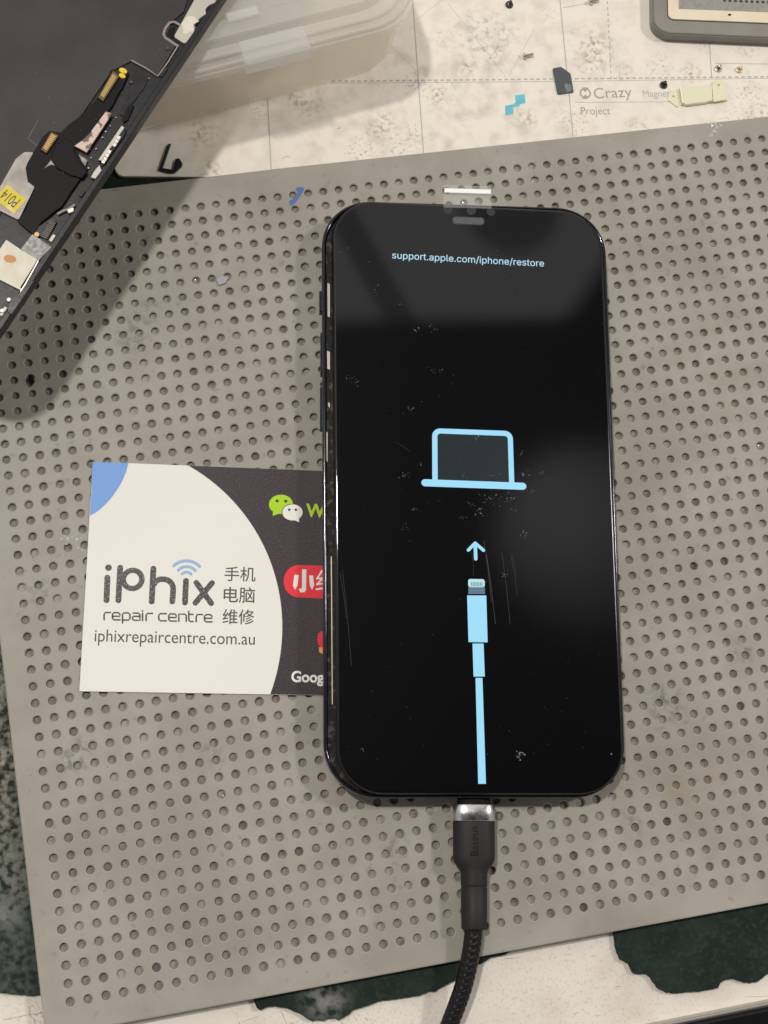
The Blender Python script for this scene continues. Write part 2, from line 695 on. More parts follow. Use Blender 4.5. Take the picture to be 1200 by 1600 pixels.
mat('grey_foil', (0.20, 0.20, 0.185), 0.6, 0.1, c2=(0.48, 0.48, 0.45), scale=110, bump=0.6, bscale=110)
mat('cream_foil', (0.74, 0.70, 0.58), 0.5, c2=(0.66, 0.61, 0.48), scale=40, bump=0.4, bscale=80, spec=0.2)
mat('nickel', (0.42, 0.40, 0.34), 0.5, 0.6, bump=0.15, bscale=40)
mat('sticker_yellow', (0.68, 0.54, 0.03), 0.4, c2=(0.74, 0.68, 0.30), scale=14, lo=0.48, hi=0.6, spec=0.25)
mat('sticker_orange', (0.55, 0.24, 0.06), 0.5)
mat('pen_ink', (0.04, 0.035, 0.02), 0.5)
mat('white_dot', (0.85, 0.85, 0.82), 0.3)
mat('outline_grey', (0.28, 0.24, 0.22), 0.4, spec=0.2)
mat('tray_grey', (0.26, 0.245, 0.215), 0.45, c2=(0.225, 0.21, 0.185), scale=12, spec=0.3)
mat('tray_side', (0.20, 0.19, 0.17), 0.4)
mat('tray_cream', (0.78, 0.69, 0.54), 0.4, c2=(0.72, 0.60, 0.44), scale=15)
mat('tray_mesh', (0.30, 0.29, 0.26), 0.5, c2=(0.24, 0.23, 0.21), scale=90)
mat('tray_hole', (0.03, 0.028, 0.025), 0.5)
mat('shield_metal', (0.80, 0.78, 0.58), 0.42, 0.55)
mat('screw_metal', (0.62, 0.59, 0.50), 0.28, 1.0)
mat('screw_dark', (0.07, 0.068, 0.06), 0.35, 0.9)
mat('sim_grey', (0.075, 0.083, 0.092), 0.45, c2=(0.28, 0.29, 0.29), scale=22, lo=0.58, hi=0.70, spec=0.3)
mat('clip_black', (0.012, 0.014, 0.016), 0.4, spec=0.25)
mat('tape_blue', (0.10, 0.46, 0.60), 0.5, c2=(0.20, 0.56, 0.66), scale=40, spec=0.25)
mat('paint_blue', (0.045, 0.12, 0.36), 0.45)
mat('flake_grey', (0.33, 0.31, 0.33), 0.5)
mat('flake_dark', (0.03, 0.03, 0.03), 0.15, 0.6)
mat('corner_black', (0.006, 0.006, 0.007), 0.25, spec=0.3)
mat('corner_silver', (0.45, 0.43, 0.40), 0.35, 0.8)
clear('box_plastic', (0.88, 0.82, 0.72), 0.36, 0.16, 0.5)
clear('lid_plastic', (0.92, 0.91, 0.88), 0.34, 0.12, 0.45)
clear('film_clear', (0.80, 0.82, 0.78), 0.16, 0.06, 0.0)
clear('glue_clear', (0.85, 0.85, 0.82), 0.30, 0.08, 0.0)
mat('film_highlight', (0.90, 0.92, 0.90), 0.15)  # white that stands for the reflection on the curled film

# ------------------------------------------------------------------ setting: painted table
tb = mesh('tabletop', [(-900, -900, -4.5), (900, -900, -4.5), (900, 900, -4.5), (-900, 900, -4.5)], [(0, 1, 2, 3)], 'table_paint')
tb['kind'] = 'structure'
stains_and_gloss(M['table_paint'], [(at(560, 1620, -4.5), 60), (at(900, 1580, -4.5), 70), (at(60, 1590, -4.5), 30)], (0.42, 0.36, 0.29), 150, 0.4, (0.54, 0.66))

tsl = []
for k in range(46):
    u, v_ = RND.choice([(RND.uniform(600, 1180), RND.uniform(1480, 1600)), (RND.uniform(360, 700), RND.uniform(1570, 1610)), (RND.uniform(0, 60), RND.uniform(1560, 1600))])
    a_, L_ = RND.choice([RND.gauss(-.15, .15), RND.gauss(1.0, .3)]), RND.choice([3, 5, 8, 25, 50])
    tsl.append(stroke_data(px([(u, v_), (u + L_ * math.cos(a_), v_ + L_ * math.sin(a_))], -4.47), RND.uniform(.05, .16), -4.47, False))
v, f, _ = join_data(tsl)
ts = mesh('table_scratches', v, f, 'scuff')
ts['kind'] = 'stuff'
tag(ts, 'fine dark scratches and nicks in the white table paint', 'scratches')

# torn dark green rubber sheet with chewed edge
gp = [(-90, 230), (600, 140), (1300, 60), (1300, 1490), (1200, 1522), (1184, 1534), (1172, 1536), (1160, 1534), (1145, 1529),
      (1135, 1531), (1126, 1536), (1122, 1544), (1106, 1547), (1090, 1550), (1075, 1550), (1058, 1552), (1041, 1551), (1027, 1543),
      (1021, 1535), (1017, 1527), (1010, 1522), (999, 1522), (989, 1520), (985, 1511), (982, 1505), (969, 1499), (965, 1490),
      (962, 1479), (961, 1468), (957, 1440), (860, 1440), (790, 1492), (780, 1494), (770, 1496), (762, 1500), (756, 1504), (745, 1509),
      (730, 1520), (714, 1531), (700, 1538), (689, 1543), (681, 1549), (667, 1550), (664, 1553), (652, 1557), (640, 1558), (620, 1561),
      (598, 1563), (580, 1570), (565, 1575), (550, 1580), (545, 1586), (534, 1592), (528, 1595), (523, 1591), (512, 1592), (504, 1596),
      (496, 1594), (488, 1596), (478, 1591), (468, 1584), (457, 1580), (446, 1575), (428, 1572), (416, 1574), (406, 1579), (401, 1575),
      (399, 1570), (395, 1560), (300, 1530), (120, 1545), (57, 1555), (44, 1556), (26, 1554), (12, 1553), (0, 1551), (-40, 1548), (-90, 1546)]
# roughen the torn line between the traced corners
rg = []
for i, p in enumerate(gp):
    q = gp[(i + 1) % len(gp)]
    rg.append(p)
    if p[1] > 1455 and q[1] > 1455:
        L = math.hypot(q[0] - p[0], q[1] - p[1])
        for k in range(1, int(L / 4)):
            t = k / int(L / 4)
            rg.append((p[0] + (q[0] - p[0]) * t + RND.uniform(-.7, .7), p[1] + (q[1] - p[1]) * t + RND.uniform(-.9, .9)))
gm = prism('rubber_sheet', px(rg, -3.0), -4.48, -3.0, 'green_rubber', bev=0.25)
tag(gm, 'torn dark green rubber sheet with chewed edges under the grey perforated mat', 'rubber sheet')
stains_and_gloss(M['green_rubber'], [(at(0, 1060, -3), 30), (at(10, 1180, -3), 26), (at(0, 1280, -3), 24), (at(20, 1350, -3), 18)],
       (0.36, 0.335, 0.275), 60, 0.85, (0.40, 0.66))
stains_and_gloss(M['green_rubber'], [(at(508, 1560, -3), 8), (at(5, 1430, -3), 6)], (0.26, 0.25, 0.24), 45, 0.8, (0.38, 0.6))
stains_and_gloss(M['green_rubber'], [(at(1050, 1480, -3), 50), (at(1150, 1480, -3), 50), (at(600, 1540, -3), 30)], (0.035, 0.048, 0.041), 90, 0.6, (0.5, 0.7))
stains_and_gloss(M['green_rubber'], [(at(15, 1370, -3), 26), (at(20, 1460, -3), 24), (at(25, 1530, -3), 14)], (0.10, 0.115, 0.10), 60, 0.7, (0.38, 0.62))  # greyer patches paint the rubber's gloss into its colour

# ------------------------------------------------------------------ grey perforated mat
NI, NJ = 60, 48
SEG = 16


def build_mat():
    V, Fc, MI = [], [], []
    ring = [(math.cos(2 * math.pi * (k + 0.5) / SEG), math.sin(2 * math.pi * (k + 0.5) / SEG)) for k in range(SEG)]
    sq = []
    for c, s in ring:
        k = 1 / max(abs(c), abs(s))
        sq.append((c * k * 0.5, s * k * 0.5))
    # make the square outline hit its corners exactly
    hole_id = 0
    for j in range(NJ):
        for i in range(NI):
            ox, oy = i * PITCH - ORG.x, j * PITCH - ORG.y
            jx, jy = RND.gauss(0, 0.02), RND.gauss(0, 0.02)
            rr = 1.03 + RND.gauss(0, 0.015)
            o = len(V)
            V += [(ox + x * PITCH, oy + y * PITCH, 0) for x, y in sq]
            V += [(ox + jx + c * rr * 1.20, oy + jy + s * rr * 1.20, 0) for c, s in ring]
            V += [(ox + jx + c * rr, oy + jy + s * rr, -0.16) for c, s in ring]
            dz = -0.95 + RND.gauss(0, 0.07)
            V += [(ox + jx + c * rr * 0.97, oy + jy + s * rr * 0.97, dz) for c, s in ring]
            for r in range(3):
                for k in range(SEG):
                    n = (k + 1) % SEG
                    Fc.append((o + r * SEG + k, o + r * SEG + n, o + (r + 1) * SEG + n, o + (r + 1) * SEG + k))
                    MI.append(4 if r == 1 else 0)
            Fc.append(tuple(o + 3 * SEG + k for k in range(SEG)))
            t = RND.random()
            MI.append(1 if t < 0.86 else (2 if t < 0.91 else (3 if t < 0.925 else 0)))
            # corner triangles between the 16-gon's square outline and the cell corner
            for a, b in ((1, 2), (5, 6), (9, 10), (13, 14)):
                cx = math.copysign(0.5, sq[a][0]) * PITCH
                cy = math.copysign(0.5, sq[a][1]) * PITCH
                V.append((ox + cx, oy + cy, 0))
                Fc.append((o + a, len(V) - 1, o + b))
                MI.append(0)
    # margins with rounded corners and a soft edge
    x0, x1, y0, y1 = -0.5 * PITCH, (NI - 0.5) * PITCH, -0.5 * PITCH, (NJ - 0.5) * PITCH
    outer = [(-1.58, -1.66), (60.9, -1.66), (60.9, 48.45), (20.0, 48.98), (-1.66, 49.0)]
    outer = [(a * PITCH - ORG.x, b * PITCH - ORG.y) for a, b in outer]
    outer = rrect(outer, [2.5, 2.5, 2.5, 0.5, 2.5], 5)
    inner = [(x0 - ORG.x, y0 - ORG.y), (x1 - ORG.x, y0 - ORG.y), (x1 - ORG.x, y1 - ORG.y), (x0 - ORG.x, y1 - ORG.y)]
    top = inset(outer, 0.35)
    A = [Vector((x, y, 0)) for x, y in top]
    B = [Vector((x, y, 0)) for x, y in inner]
    o = len(V)
    V += [(p.x, p.y, 0) for p in A + B]
    al = A + B
    for t in tessellate_polygon([A, B]):
        pa, pb, pc = (al[i] for i in t)
        f = tuple(o + i for i in t)
        Fc.append(f if (pb - pa).cross(pc - pa).z > 0 else f[::-1])
        MI.append(0)
    n = len(outer)
    rings = []
    ytop = 47.0 * PITCH - ORG.y
    for pl, z in ((top, 0), (inset(outer, 0.1), -0.1), (outer, -0.4)):
        rings.append([(x, y, z) for x, y in pl])
    rings.append([(x, y, -1.75 if y > ytop else -2.98) for x, y in outer])
    for r in rings:
        V += r
    o2 = o + len(al)
    for r in range(3):
        for i in range(n):
            j = (i + 1) % n
            Fc.append((o2 + (r + 1) * n + i, o2 + (r + 1) * n + j, o2 + r * n + j, o2 + r * n + i))
            MI.append(0)
    Fc.append(tuple(o2 + 3 * n + i for i in range(n))[::-1])
    MI.append(0)
    mo = mesh('perforated_mat', V, Fc, ['mat_silicone', 'hole_grey', 'hole_brown', 'hole_dark', 'rim_highlight'], mi=MI)
    tag(mo, 'grey silicone mat with a grid of small round holes under the phone', 'mat')
    return mo


matobj = build_mat()
stains_and_gloss(M['mat_silicone'], [(at(214, 510), 7), (at(205, 525), 6), (at(232, 480), 4), (at(115, 1185), 6), (at(130, 1168), 4),
                           (at(1040, 1100), 7), (at(1030, 1125), 4), (at(60, 925), 5), (at(620, 1330), 5),
                           (at(1110, 90), 4), (at(1160, 1020), 5), (at(990, 1290), 4), (at(330, 1180), 4)],
       (0.10, 0.092, 0.08), 42, 0.85, (0.46, 0.60))
stains_and_gloss(M['mat_silicone'], [(at(30, 1090), 14), (at(30, 960), 12), (at(250, 300), 16), (at(430, 640), 20), (at(1110, 600), 30), (at(1080, 1250), 30)],
       (0.27, 0.225, 0.165), 12, 0.6, (0.40, 0.70))
stains_and_gloss(M['mat_silicone'], [(MID, 420)], (0.265, 0.242, 0.20), 11, 0.5, (0.44, 0.68))
stains_and_gloss(M['mat_silicone'], [(MID, 420)], (0.16, 0.145, 0.12), 33, 0.5, (0.63, 0.72))
# smear of blue paint soaked into the mat
bl = mesh('paint_smear', *sheet_data(smooth_path([Vector((*p, 0)) for p in px([(472, 292), (475, 296), (468, 308), (461, 317), (455, 322), (452, 318), (453, 313),
                                                                            (458, 311), (463, 306), (465, 300), (462, 296), (464, 293)], 0)] , 3), 0.03), 'paint_blue', matobj)

# solder flecks lying in some of the holes
fv = []
for k in range(150):
    i, j = RND.randrange(0, 54), RND.randrange(0, 48)
    c = Vector((i * PITCH - ORG.x + RND.uniform(-.5, .5), j * PITCH - ORG.y + RND.uniform(-.5, .5), -0.85 + RND.uniform(0, .4)))
    pts = [tuple(c + Vector((RND.uniform(-.28, .28), RND.uniform(-.28, .28), RND.uniform(-.12, .16)))) for _ in range(4)]
    fv.append((pts, [(0, 1, 2), (0, 2, 3), (0, 3, 1), (1, 3, 2)]))
v, f, _ = join_data(fv)
fl = mesh('solder_flecks', v, f, 'solder')
fl['kind'] = 'stuff'
tag(fl, 'tiny shiny solder flecks caught in the holes of the grey mat', 'solder flecks')

# grit and lint scattered over the mat
r6 = random.Random(21)
gq = []
for k in range(240):
    u, v_ = r6.uniform(0, 1200), r6.uniform(230, 1560)
    c = at(u, v_, 0)
    if not (-1.2 * PITCH - ORG.x < c.x and -1.4 * PITCH - ORG.y < c.y < 48 * PITCH - ORG.y):
        continue
    rr = r6.choice([.08, .1, .12, .2])
    gq.append(prism_data([(c.x + rr * r6.uniform(.4, 1) * math.cos(t), c.y + rr * r6.uniform(.4, 1) * math.sin(t)) for t in (0, 1.3, 2.5, 3.8, 5)], 0.0, rr * .5))
v, f, _ = join_data(gq)
gt = mesh('grit', v, f, 'grit')
gt['kind'] = 'stuff'
tag(gt, 'dark grit and dust crumbs scattered over the grey mat', 'grit')

# ------------------------------------------------------------------ white work board
ZB = -1.8
bt = Thing('work_board', 'stained white printed work board with thin ruled lines behind the grey mat', 'work board', at(660, 100, ZB))
bp = [at(178, 262, ZB), at(150, -160, ZB), at(1400, -190, ZB), at(1420, 300, ZB), at(420, 278, ZB), at(186, 275, ZB)]
outl = ccw([tuple(p[:2]) for p in bp])
prism('board_sheet', rrect(outl, [1.2 if k in (0, 5, 4) else 0.2 for k in range(6)], 4), -2.98, ZB, 'board_white', bt, bev=0.2)
spots = [at(590, 205, ZB), at(600, 190, ZB), at(460, 155, ZB), at(315, 210, ZB), at(330, 268, ZB), at(1080, 115, ZB), at(975, 112, ZB),
         at(930, 70, ZB), at(920, 95, ZB), at(730, 105, ZB), at(685, 150, ZB), at(1190, 180, ZB), at(820, 185, ZB), at(1000, 205, ZB)]
stains_and_gloss(M['board_white'], [((p - bt.base), r) for p, r in zip(spots, [6, 5, 4, 6, 5, 5, 4, 6, 6, 4, 3, 7, 5, 6])], (0.32, 0.24, 0.13), 75, 0.75, (0.46, 0.66))
stains_and_gloss(M['board_white'], [((at(930, 80, ZB) - bt.base), 12), ((at(480, 160, ZB) - bt.base), 8), ((at(760, 60, ZB) - bt.base), 14)], (0.30, 0.29, 0.27), 60, 0.7, (0.50, 0.68))
ZI = ZB + 0.03


def rule(pts, w, z=ZI):
    return stroke_data(px(pts, z), w, z, False)


ln = [rule([(644, -10), (662, 243)], .28), rule([(874, -10), (896, 220)], .28), rule([(418, 155), (424, 272)], .3), rule([(898, 160), (1046, 159)], .14),
      rule([(1118, 99), (1210, 100)], .18), rule([(1108, 60), (1112, 120)], .25), rule([(700, 5), (792, 122)], .1), rule([(795, 118), (835, 45)], .08),
      rule([(880, 12), (925, 4)], .15), rule([(646, 35), (690, 0)], .08), rule([(595, 56), (652, 112)], .08),
      rule([(516, 130), (900, 127), (1210, 122)], .15)]
for k in range(70):                                     # dotted scale line
    x = 518 + k * 10
    ln.append(rule([(x, 127 - (x - 518) * 0.0105), (x + 6, 127 - (x + 6 - 518) * 0.0105)], .42))
for k in range(14):
    ln.append(rule([(949 + k * .45, 2 + k * 9), (949.2 + k * .45, 7 + k * 9)], .3))
v, f, _ = join_data(ln)
mesh('ruled_lines', v, f, 'board_ink_pale', bt)
lt = [text_data('Crazy', at(929, 154, ZI), at(988, 151, ZI), ZI, 1.0),
      text_data('Project', at(908.5, 179, ZI), at(954, 178.5, ZI), ZI, 1.15),
      ]
for v, f in lt:
    mesh('board_lettering', v, f, 'board_ink', bt)
dd = disc(at(914.5, 145.5, ZI), 1.36, n=28)
v, f, _ = join_data([stroke_data(dd + dd[:1], .42, ZI, False), sheet_data(px([(909, 138), (914.5, 144), (920, 138), (917, 136.5), (912, 136.5)], ZI), ZI + .003),
                     sheet_data(px([(909, 153), (914.5, 147.5), (920, 153), (917, 154.5), (912, 154.5)], ZI), ZI + .003)])
mesh('board_emblem', v, f, 'board_ink', bt)
v, f = text_data('Magnetic', at(1005, 151.5, ZI), at(1056, 150.5, ZI), ZI, 1.1)
mesh('faded_lettering', v, f, 'board_ink_pale', bt)

r7 = random.Random(5)
stains_and_gloss(M['board_white'], [((at(r7.uniform(400, 1200), r7.uniform(20, 250), ZB) - bt.base), r7.uniform(2, 9)) for _ in range(26)], (0.24, 0.18, 0.10), 110, 0.6, (0.53, 0.66))
stains_and_gloss(M['board_white'], [((at(680, 140, ZB) - bt.base), 90)], (0.45, 0.41, 0.34), 16, 0.5, (0.50, 0.68))
# ------------------------------------------------------------------ business card
ZC = 0.40
tl, bl_ = at(145, 721.5, ZC), at(124, 1080, ZC)
e1 = (at(499.7, 735.6, ZC) - tl).normalized()
e2 = (at(422.7, 1085, ZC) - bl_).normalized()
tr, br = tl + e1 * 90, bl_ + e2 * 90
card = Thing('business_card', 'white and dark brown business card lying partly under the phone', 'business card', (tl + br) / 2)
card.base.z = 0
card.o.location.z = 0
prism('card_sheet', [bl_, br, tr, tl], 0.04, ZC, 'card_white', card)
Z1, Z2, Z3 = ZC + 0.02, ZC + 0.04, ZC + 0.06
arc = px([(294.4, 727.5), (334.7, 751.3), (364, 775), (393.4, 813.7), (415.4, 857.7), (430, 899.9), (438.1, 938.4), (439.2, 964), (435.5, 1004.4),
          (430, 1041), (422.2, 1084.7)], Z1)
arc = arc3(arc[0], arc[5], arc[10], 40)
sheet('dark_panel', arc + [tuple(br[:2]), tuple(tr[:2])], Z1, 'card_dark', card)
barc = px([(200.8, 723.7), (196, 740), (186, 760.5), (171.5, 780.7), (155, 797), (140.6, 806)], Z1)
sheet('blue_corner', [tuple(p[:2]) for p in smooth_path([Vector((*p, 0)) for p in barc], 4)] + [tuple(tl[:2])], Z1, 'card_blue', card)
PX = 1 / 6.55


def st(pts, w, z=Z1):
    return stroke_data(px(pts, z), w * PX, z)


lg = [sheet_data(disc(at(169.5, 887, Z1), 5.2 * PX), Z1), st([(167.8, 902.5), (166.4, 938)], 9.2), st([(187.8, 887), (185, 938)], 9.2),
      stroke_data(disc(at(207.2, 905.3, Z1), 14.6 * PX, n=36) + disc(at(207.2, 905.3, Z1), 14.6 * PX, n=36)[:1], 8.6 * PX, Z1 + .004, False),
      st([(239.7, 888.5), (237, 940)], 9.2),
      stroke_data([tuple(p[:2]) for p in smooth_path([Vector((*p, 0)) for p in px([(240, 914), (244, 908), (252, 905), (262, 906.5), (268.5, 912.5), (270.5, 921), (269.3, 940)], Z1)], 5)], 9 * PX, Z1 + .004),
      st([(290.6, 907.5), (289, 941.5)], 9.2), st([(306.8, 910.5), (330, 942.5)], 9), stroke_data(px([(331.3, 911), (305.3, 942)], Z1), 9 * PX, Z1 + .004)]
v, f, _ = join_data(lg)
mesh('logo_lettering', v, f, 'logo_ink', card)
wf = []
for a, b, c, w in (((271.7, 884), (291.9, 876.3), (311.8, 885), 5), ((278.5, 891), (292, 885.3), (305, 891.5), 4.6), ((284.5, 897), (291.8, 894), (298.6, 897.3), 4.4)):
    A, B, Cc = px([a, b, c], Z1)
    wf.append(stroke_data(arc3(A, B, Cc), w * PX, Z1))
v, f, _ = join_data(wf)
mesh('signal_waves', v, f, 'card_sky', card)
# squared techno lettering of the second line
GL = {'r': [[(0, 0), (0, .75), (.18, 1), (.85, 1)]],
      'e': [[(1, 0), (.2, 0), (0, .2), (0, .8), (.2, 1), (.8, 1), (1, .8), (1, .5), (0.05, .5)]],
      'p': [[(0, -.4), (0, .8), (.2, 1), (.8, 1), (1, .8), (1, .2), (.8, 0), (.05, 0)]],
      'a': [[(.1, 1), (.8, 1), (1, .8), (1, 0), (.2, 0), (0, .2), (0, .4), (.15, .55), (.95, .55)]],
      'i': [[(0, 0), (0, 1)], [(0, 1.3), (0, 1.34)]],
      'c': [[(1, 0), (.2, 0), (0, .2), (0, .8), (.2, 1), (1, 1)]],
      'n': [[(0, 0), (0, 1), (.8, 1), (1, .8), (1, 0)]],
      't': [[(0, 1.4), (0, .2), (.2, 0), (.7, 0)], [(0, 1), (.7, 1)]]}
x = 161.8
rc = []
for w, ch in zip([12, 14.5, 14.5, 14.5, 3, 12.5, 8, 14.5, 14.5, 14.5, 10.5, 12, 14], 'repair centre'):
    if ch != ' ':
        for s in GL[ch]:
            gw = 11.2 if ch not in 'it' else (1 if ch == 'i' else 9)
            pts = [(x + a * gw - (0 if True else 0), 968.2 + (x - 161) * 0.022 - b * 11.2) for a, b in s]
            rc.append(stroke_data(px(pts, Z1), 2.5 * PX, Z1 + 0.002 * (len(rc) % 2)))
    x += w + (2.4 if ch == 'i' else 0.6) if ch != ' ' else 6
xs = [p[0] for q in rc for p in q[0]]
v, f, _ = join_data(rc)
# fit the line to its printed width
A, B = at(161, 968, Z1), at(332.5, 971, Z1)
ax_ = (B - A).normalized()
tmin = min((Vector(p) - A).dot(ax_) for p in v)
tmax = max((Vector(p) - A).dot(ax_) for p in v)
k = (B - A).length / (tmax - tmin)
v = [tuple(Vector(p) + ax_ * (((Vector(p) - A).dot(ax_) - tmin) * k - (Vector(p) - A).dot(ax_))) for p in v]
mesh('subtitle_lettering', v, f, 'text_ink', card)
v, f = text_data('iphixrepaircentre.com.au', at(147.6, 1002.2, Z1), at(398, 1007.5, Z1), Z1, 1.12)
mesh('web_address', v, f, 'text_ink', card)
cj = []
for body, l, r in (('手机', (350.5, 908), (399, 909)), ('电脑', (349, 941.5), (398, 942.5)), ('维修', (347.3, 975), (397, 976))):
    cj.append(text_data(body, at(*l, Z1), at(*r, Z1), Z1, 1.0, base='min', bold=0.006))
v, f, _ = join_data(cj)
mesh('chinese_lettering', v, f, 'text_ink', card)


def bubble(c, rx, ry, tail, z):
    pts = disc(at(*c, z), rx * PX, ry * PX, 40, math.radians(-8))
    return [sheet_data(pts, z), sheet_data(px(tail, z), z + .002)]


v, f, _ = join_data(bubble((439, 788), 19.3, 16, [(427, 795), (441, 801), (433, 803.5), (426, 806)], Z2))
cb = mesh('chat_bubble', v, f, 'chat_green', card)
v, f = sheet_data(disc(at(457, 800.6, Z2), 17.4 * PX, 14.4 * PX, 40, math.radians(-8)), Z2 + .008)
mesh('bubble_edge', v, f, 'card_dark', cb)
v, f, _ = join_data(bubble((457, 800.6), 16.3, 13.3, [(456, 811), (467, 807), (467.5, 816)], Z3))
cw_ = mesh('chat_bubble', v, f, 'card_white', card)
v, f, _ = join_data([sheet_data(disc(at(*c, Z3), r * PX), Z3 + .012) for c, r in (((433, 782.6), 2.5), ((446.5, 783), 2.5), ((452, 796.4), 2.1), ((462.3, 796.5), 2.1))])
mesh('bubble_eyes', v, f, 'card_dark', card)
v, f = text_data('We', at(477.5, 806.6, Z2), at(520, 808.5, Z2), Z2, 1.06, bold=0.03)
mesh('green_lettering', v, f, 'chat_green', card)
rb = [at(444.5, 882, Z2), at(560, 886, Z2), at(557, 937, Z2), at(442.5, 932.5, Z2)]
rbo = ccw([tuple(p[:2]) for p in rb])
rbd = sheet('red_badge', rrect(rbo, 3.75, 10), Z2, 'badge_red', card)
v, f, _ = join_data([sheet_data(px([(472, 889.5), (478.8, 889.8), (478.2, 922), (475.5, 925.5), (469, 925.6), (466.6, 920), (471.6, 919.5)], Z3), Z3),
                     sheet_data(px([(460, 898), (467, 898.4), (464.8, 915), (461, 921.5), (457.8, 915)], Z3), Z3),
                     sheet_data(px([(483, 899), (489.2, 899.2), (490.8, 914.5), (487.6, 921.5), (484.2, 915)], Z3), Z3),
                     text_data('红书', at(493, 924.5, Z3), at(562, 927, Z3), Z3, 1.05, base='min')])
mesh('badge_lettering', v, f, 'card_white', rbd)
v, f = text_data('Google', at(455, 1065, Z2), at(521, 1066.5, Z2), Z2, 1.06, bold=0.03)
mesh('white_lettering', v, f, 'card_white', card)
pm = sheet('map_pin', disc(at(505, 1000, Z2), 9 * PX, 14 * PX), Z2, 'badge_red', card)
sheet('pin_foot', px([(498, 1011), (510, 1013), (504, 1022), (499, 1019)], Z3), Z3, 'badge_orange', pm)

# ------------------------------------------------------------------ phone
ZP0, ZF, ZL0, ZL = 0.45, 7.5, 7.62, 9.0          # base, frame lip, lid underside, lid top
phone = Thing('smartphone', 'black smartphone with its loose screen lit and showing the restore picture', 'phone', at(742, 800, 0))
fq = [at(506, 1247, ZF), at(979, 1247, ZF), at(944.5, 326, ZF), at(503, 312, ZF)]
fo = rrect([tuple(p[:2]) for p in fq], 12.5, 14)
fi = inset(fo, 0.8)
fi2 = inset(fo, 1.0)
n = len(fo)
rings = [[(x, y, ZP0) for x, y in inset(fo, 1.2)], [(x, y, ZP0 + .35) for x, y in inset(fo, .3)], [(x, y, ZP0 + 1.0) for x, y in fo], [(x, y, ZF - .35) for x, y in fo],
         [(x, y, ZF - .08) for x, y in inset(fo, .15)], [(x, y, ZF) for x, y in inset(fo, .4)], [(x, y, ZF) for x, y in fi], [(x, y, 6.4) for x, y in fi2]]
v, f = loft(rings, False)
f.append(tuple(range(n))[::-1])
frame = mesh('frame', v, f, 'phone_steel', phone, smooth=True)
sheet('inner_tray', inset(fo, .95), 6.45, 'phone_gap', phone)
# odd bits glinting in the open seam
bits = []
for (a, b, m_) in (((511.5, 442), (515.5, 496), 'nickel'), ((511, 548), (515.5, 578), 'pink_bit'), ((512.5, 628), (515.5, 637), 'pink_bit'), ((510.2, 674), (511.6, 722), 'brass_bit')):
    q = px([a, (b[0], a[1] + 2), b, (a[0] + .4, b[1] - 2)], 6.9)
    prism('seam_clip', q, 6.46, 6.9, m_, phone)
v, f = stroke_data(px([(517.6, 870), (518.6, 1000), (519.2, 1100)], 7.0), .22, 7.0)
mesh('seam_wire', v, f, 'brass_bit', phone)
lq = [at(525.6, 1242, ZL), at(978.5, 1242.5, ZL), at(940.5, 330.3, ZL), at(518, 310.6, ZL)]
lo = rrect([tuple(p[:2]) for p in lq], 11.0, 14)
rings = [[(x, y, ZL0) for x, y in lo], [(x, y, ZL - .75) for x, y in lo], [(x, y, ZL - .7) for x, y in inset(lo, .2)], [(x, y, ZL - .45) for x, y in inset(lo, .22)],
         [(x, y, ZL - .16) for x, y in inset(lo, .32)], [(x, y, ZL - .03) for x, y in inset(lo, .55)], [(x, y, ZL) for x, y in inset(lo, .85)]]
v, f = loft(rings, True)
m_i = [1 if k < 2 * len(lo) else 0 for k in range(len(f))]
screen = mesh('screen', v, f, ['screen_glass', 'bezel'], phone, mi=m_i)
for p_ in screen.data.polygons:
    p_.use_smooth = len(p_.vertices) == 4
# buttons on the left side
for (y0_, y1_, xx) in ((456, 489, 499), (521, 586, 500.7), (606, 672, 500.2)):
    q = px([(xx, y0_), (508, y0_), (508, y1_), (xx, y1_)], 4.6)
    prism('side_button', q, 3.0, 5.4, 'button_blue', phone, bev=.3)
# ear speaker and sensors
ZS = ZL + .02
v, f = sheet_data(rrect(ccw(px([(706.5, 337.5), (757.5, 339.5), (757, 352.5), (706, 350.5)], ZS)), .98, 6), ZS)
ear = mesh('earpiece', v, f, 'sensor_lens', screen)
v, f = sheet_data(rrect(ccw(px([(708, 339), (756, 341), (755.5, 351), (707.5, 349)], ZS)), .75, 6), ZS + .02)
mesh('earpiece_grille', v, f, 'earpiece_mesh', ear)
for c, r in (((700, 327), 7.5), ((736.5, 329), 7.8), ((767, 331), 7)):
    sheet('sensor', disc(at(*c, ZS), r * .155), ZS, 'sensor_lens', screen)
# restore picture on the display
v, f = text_data('support.apple.com/iphone/restore', at(612.6, 403.6, ZS), at(850, 416.6, ZS), ZS, 1.0, bold=0.003, inter=True)
mesh('restore_address', v, f, 'screen_text', screen)
lap = px([(675.5, 756), (675.2, 669), (801, 673.5), (803.8, 760)], ZS)
lapi = px([(684, 756), (683.4, 677.2), (793.3, 681.3), (795.6, 760)], ZS)
oo = [lap[0]] + rrect([lap[0], lap[1], lap[2], lap[3]], [0.01, 2.0, 2.0, .01], 7)[8:24] + [lap[3]]
ii = [lapi[0]] + rrect([lapi[0], lapi[1], lapi[2], lapi[3]], [0.01, .8, .8, .01], 7)[8:24] + [lapi[3]]
V = [(x, y, ZS) for x, y in oo + ii]
nn = len(oo)
Fc = [(i, i + 1, nn + i + 1, nn + i) for i in range(nn - 1)]
Fc = [q[::-1] if (Vector(V[q[1]]) - Vector(V[q[0]])).cross(Vector(V[q[2]]) - Vector(V[q[0]])).z < 0 else q for q in Fc]
b_ = stroke_data(px([(664, 754.3), (816.8, 759.8)], ZS), 11.6 * .153, ZS + .015)
V, Fc, _ = join_data([(V, Fc), b_])
mesh('laptop_icon', V, Fc, 'icon_blue', screen)
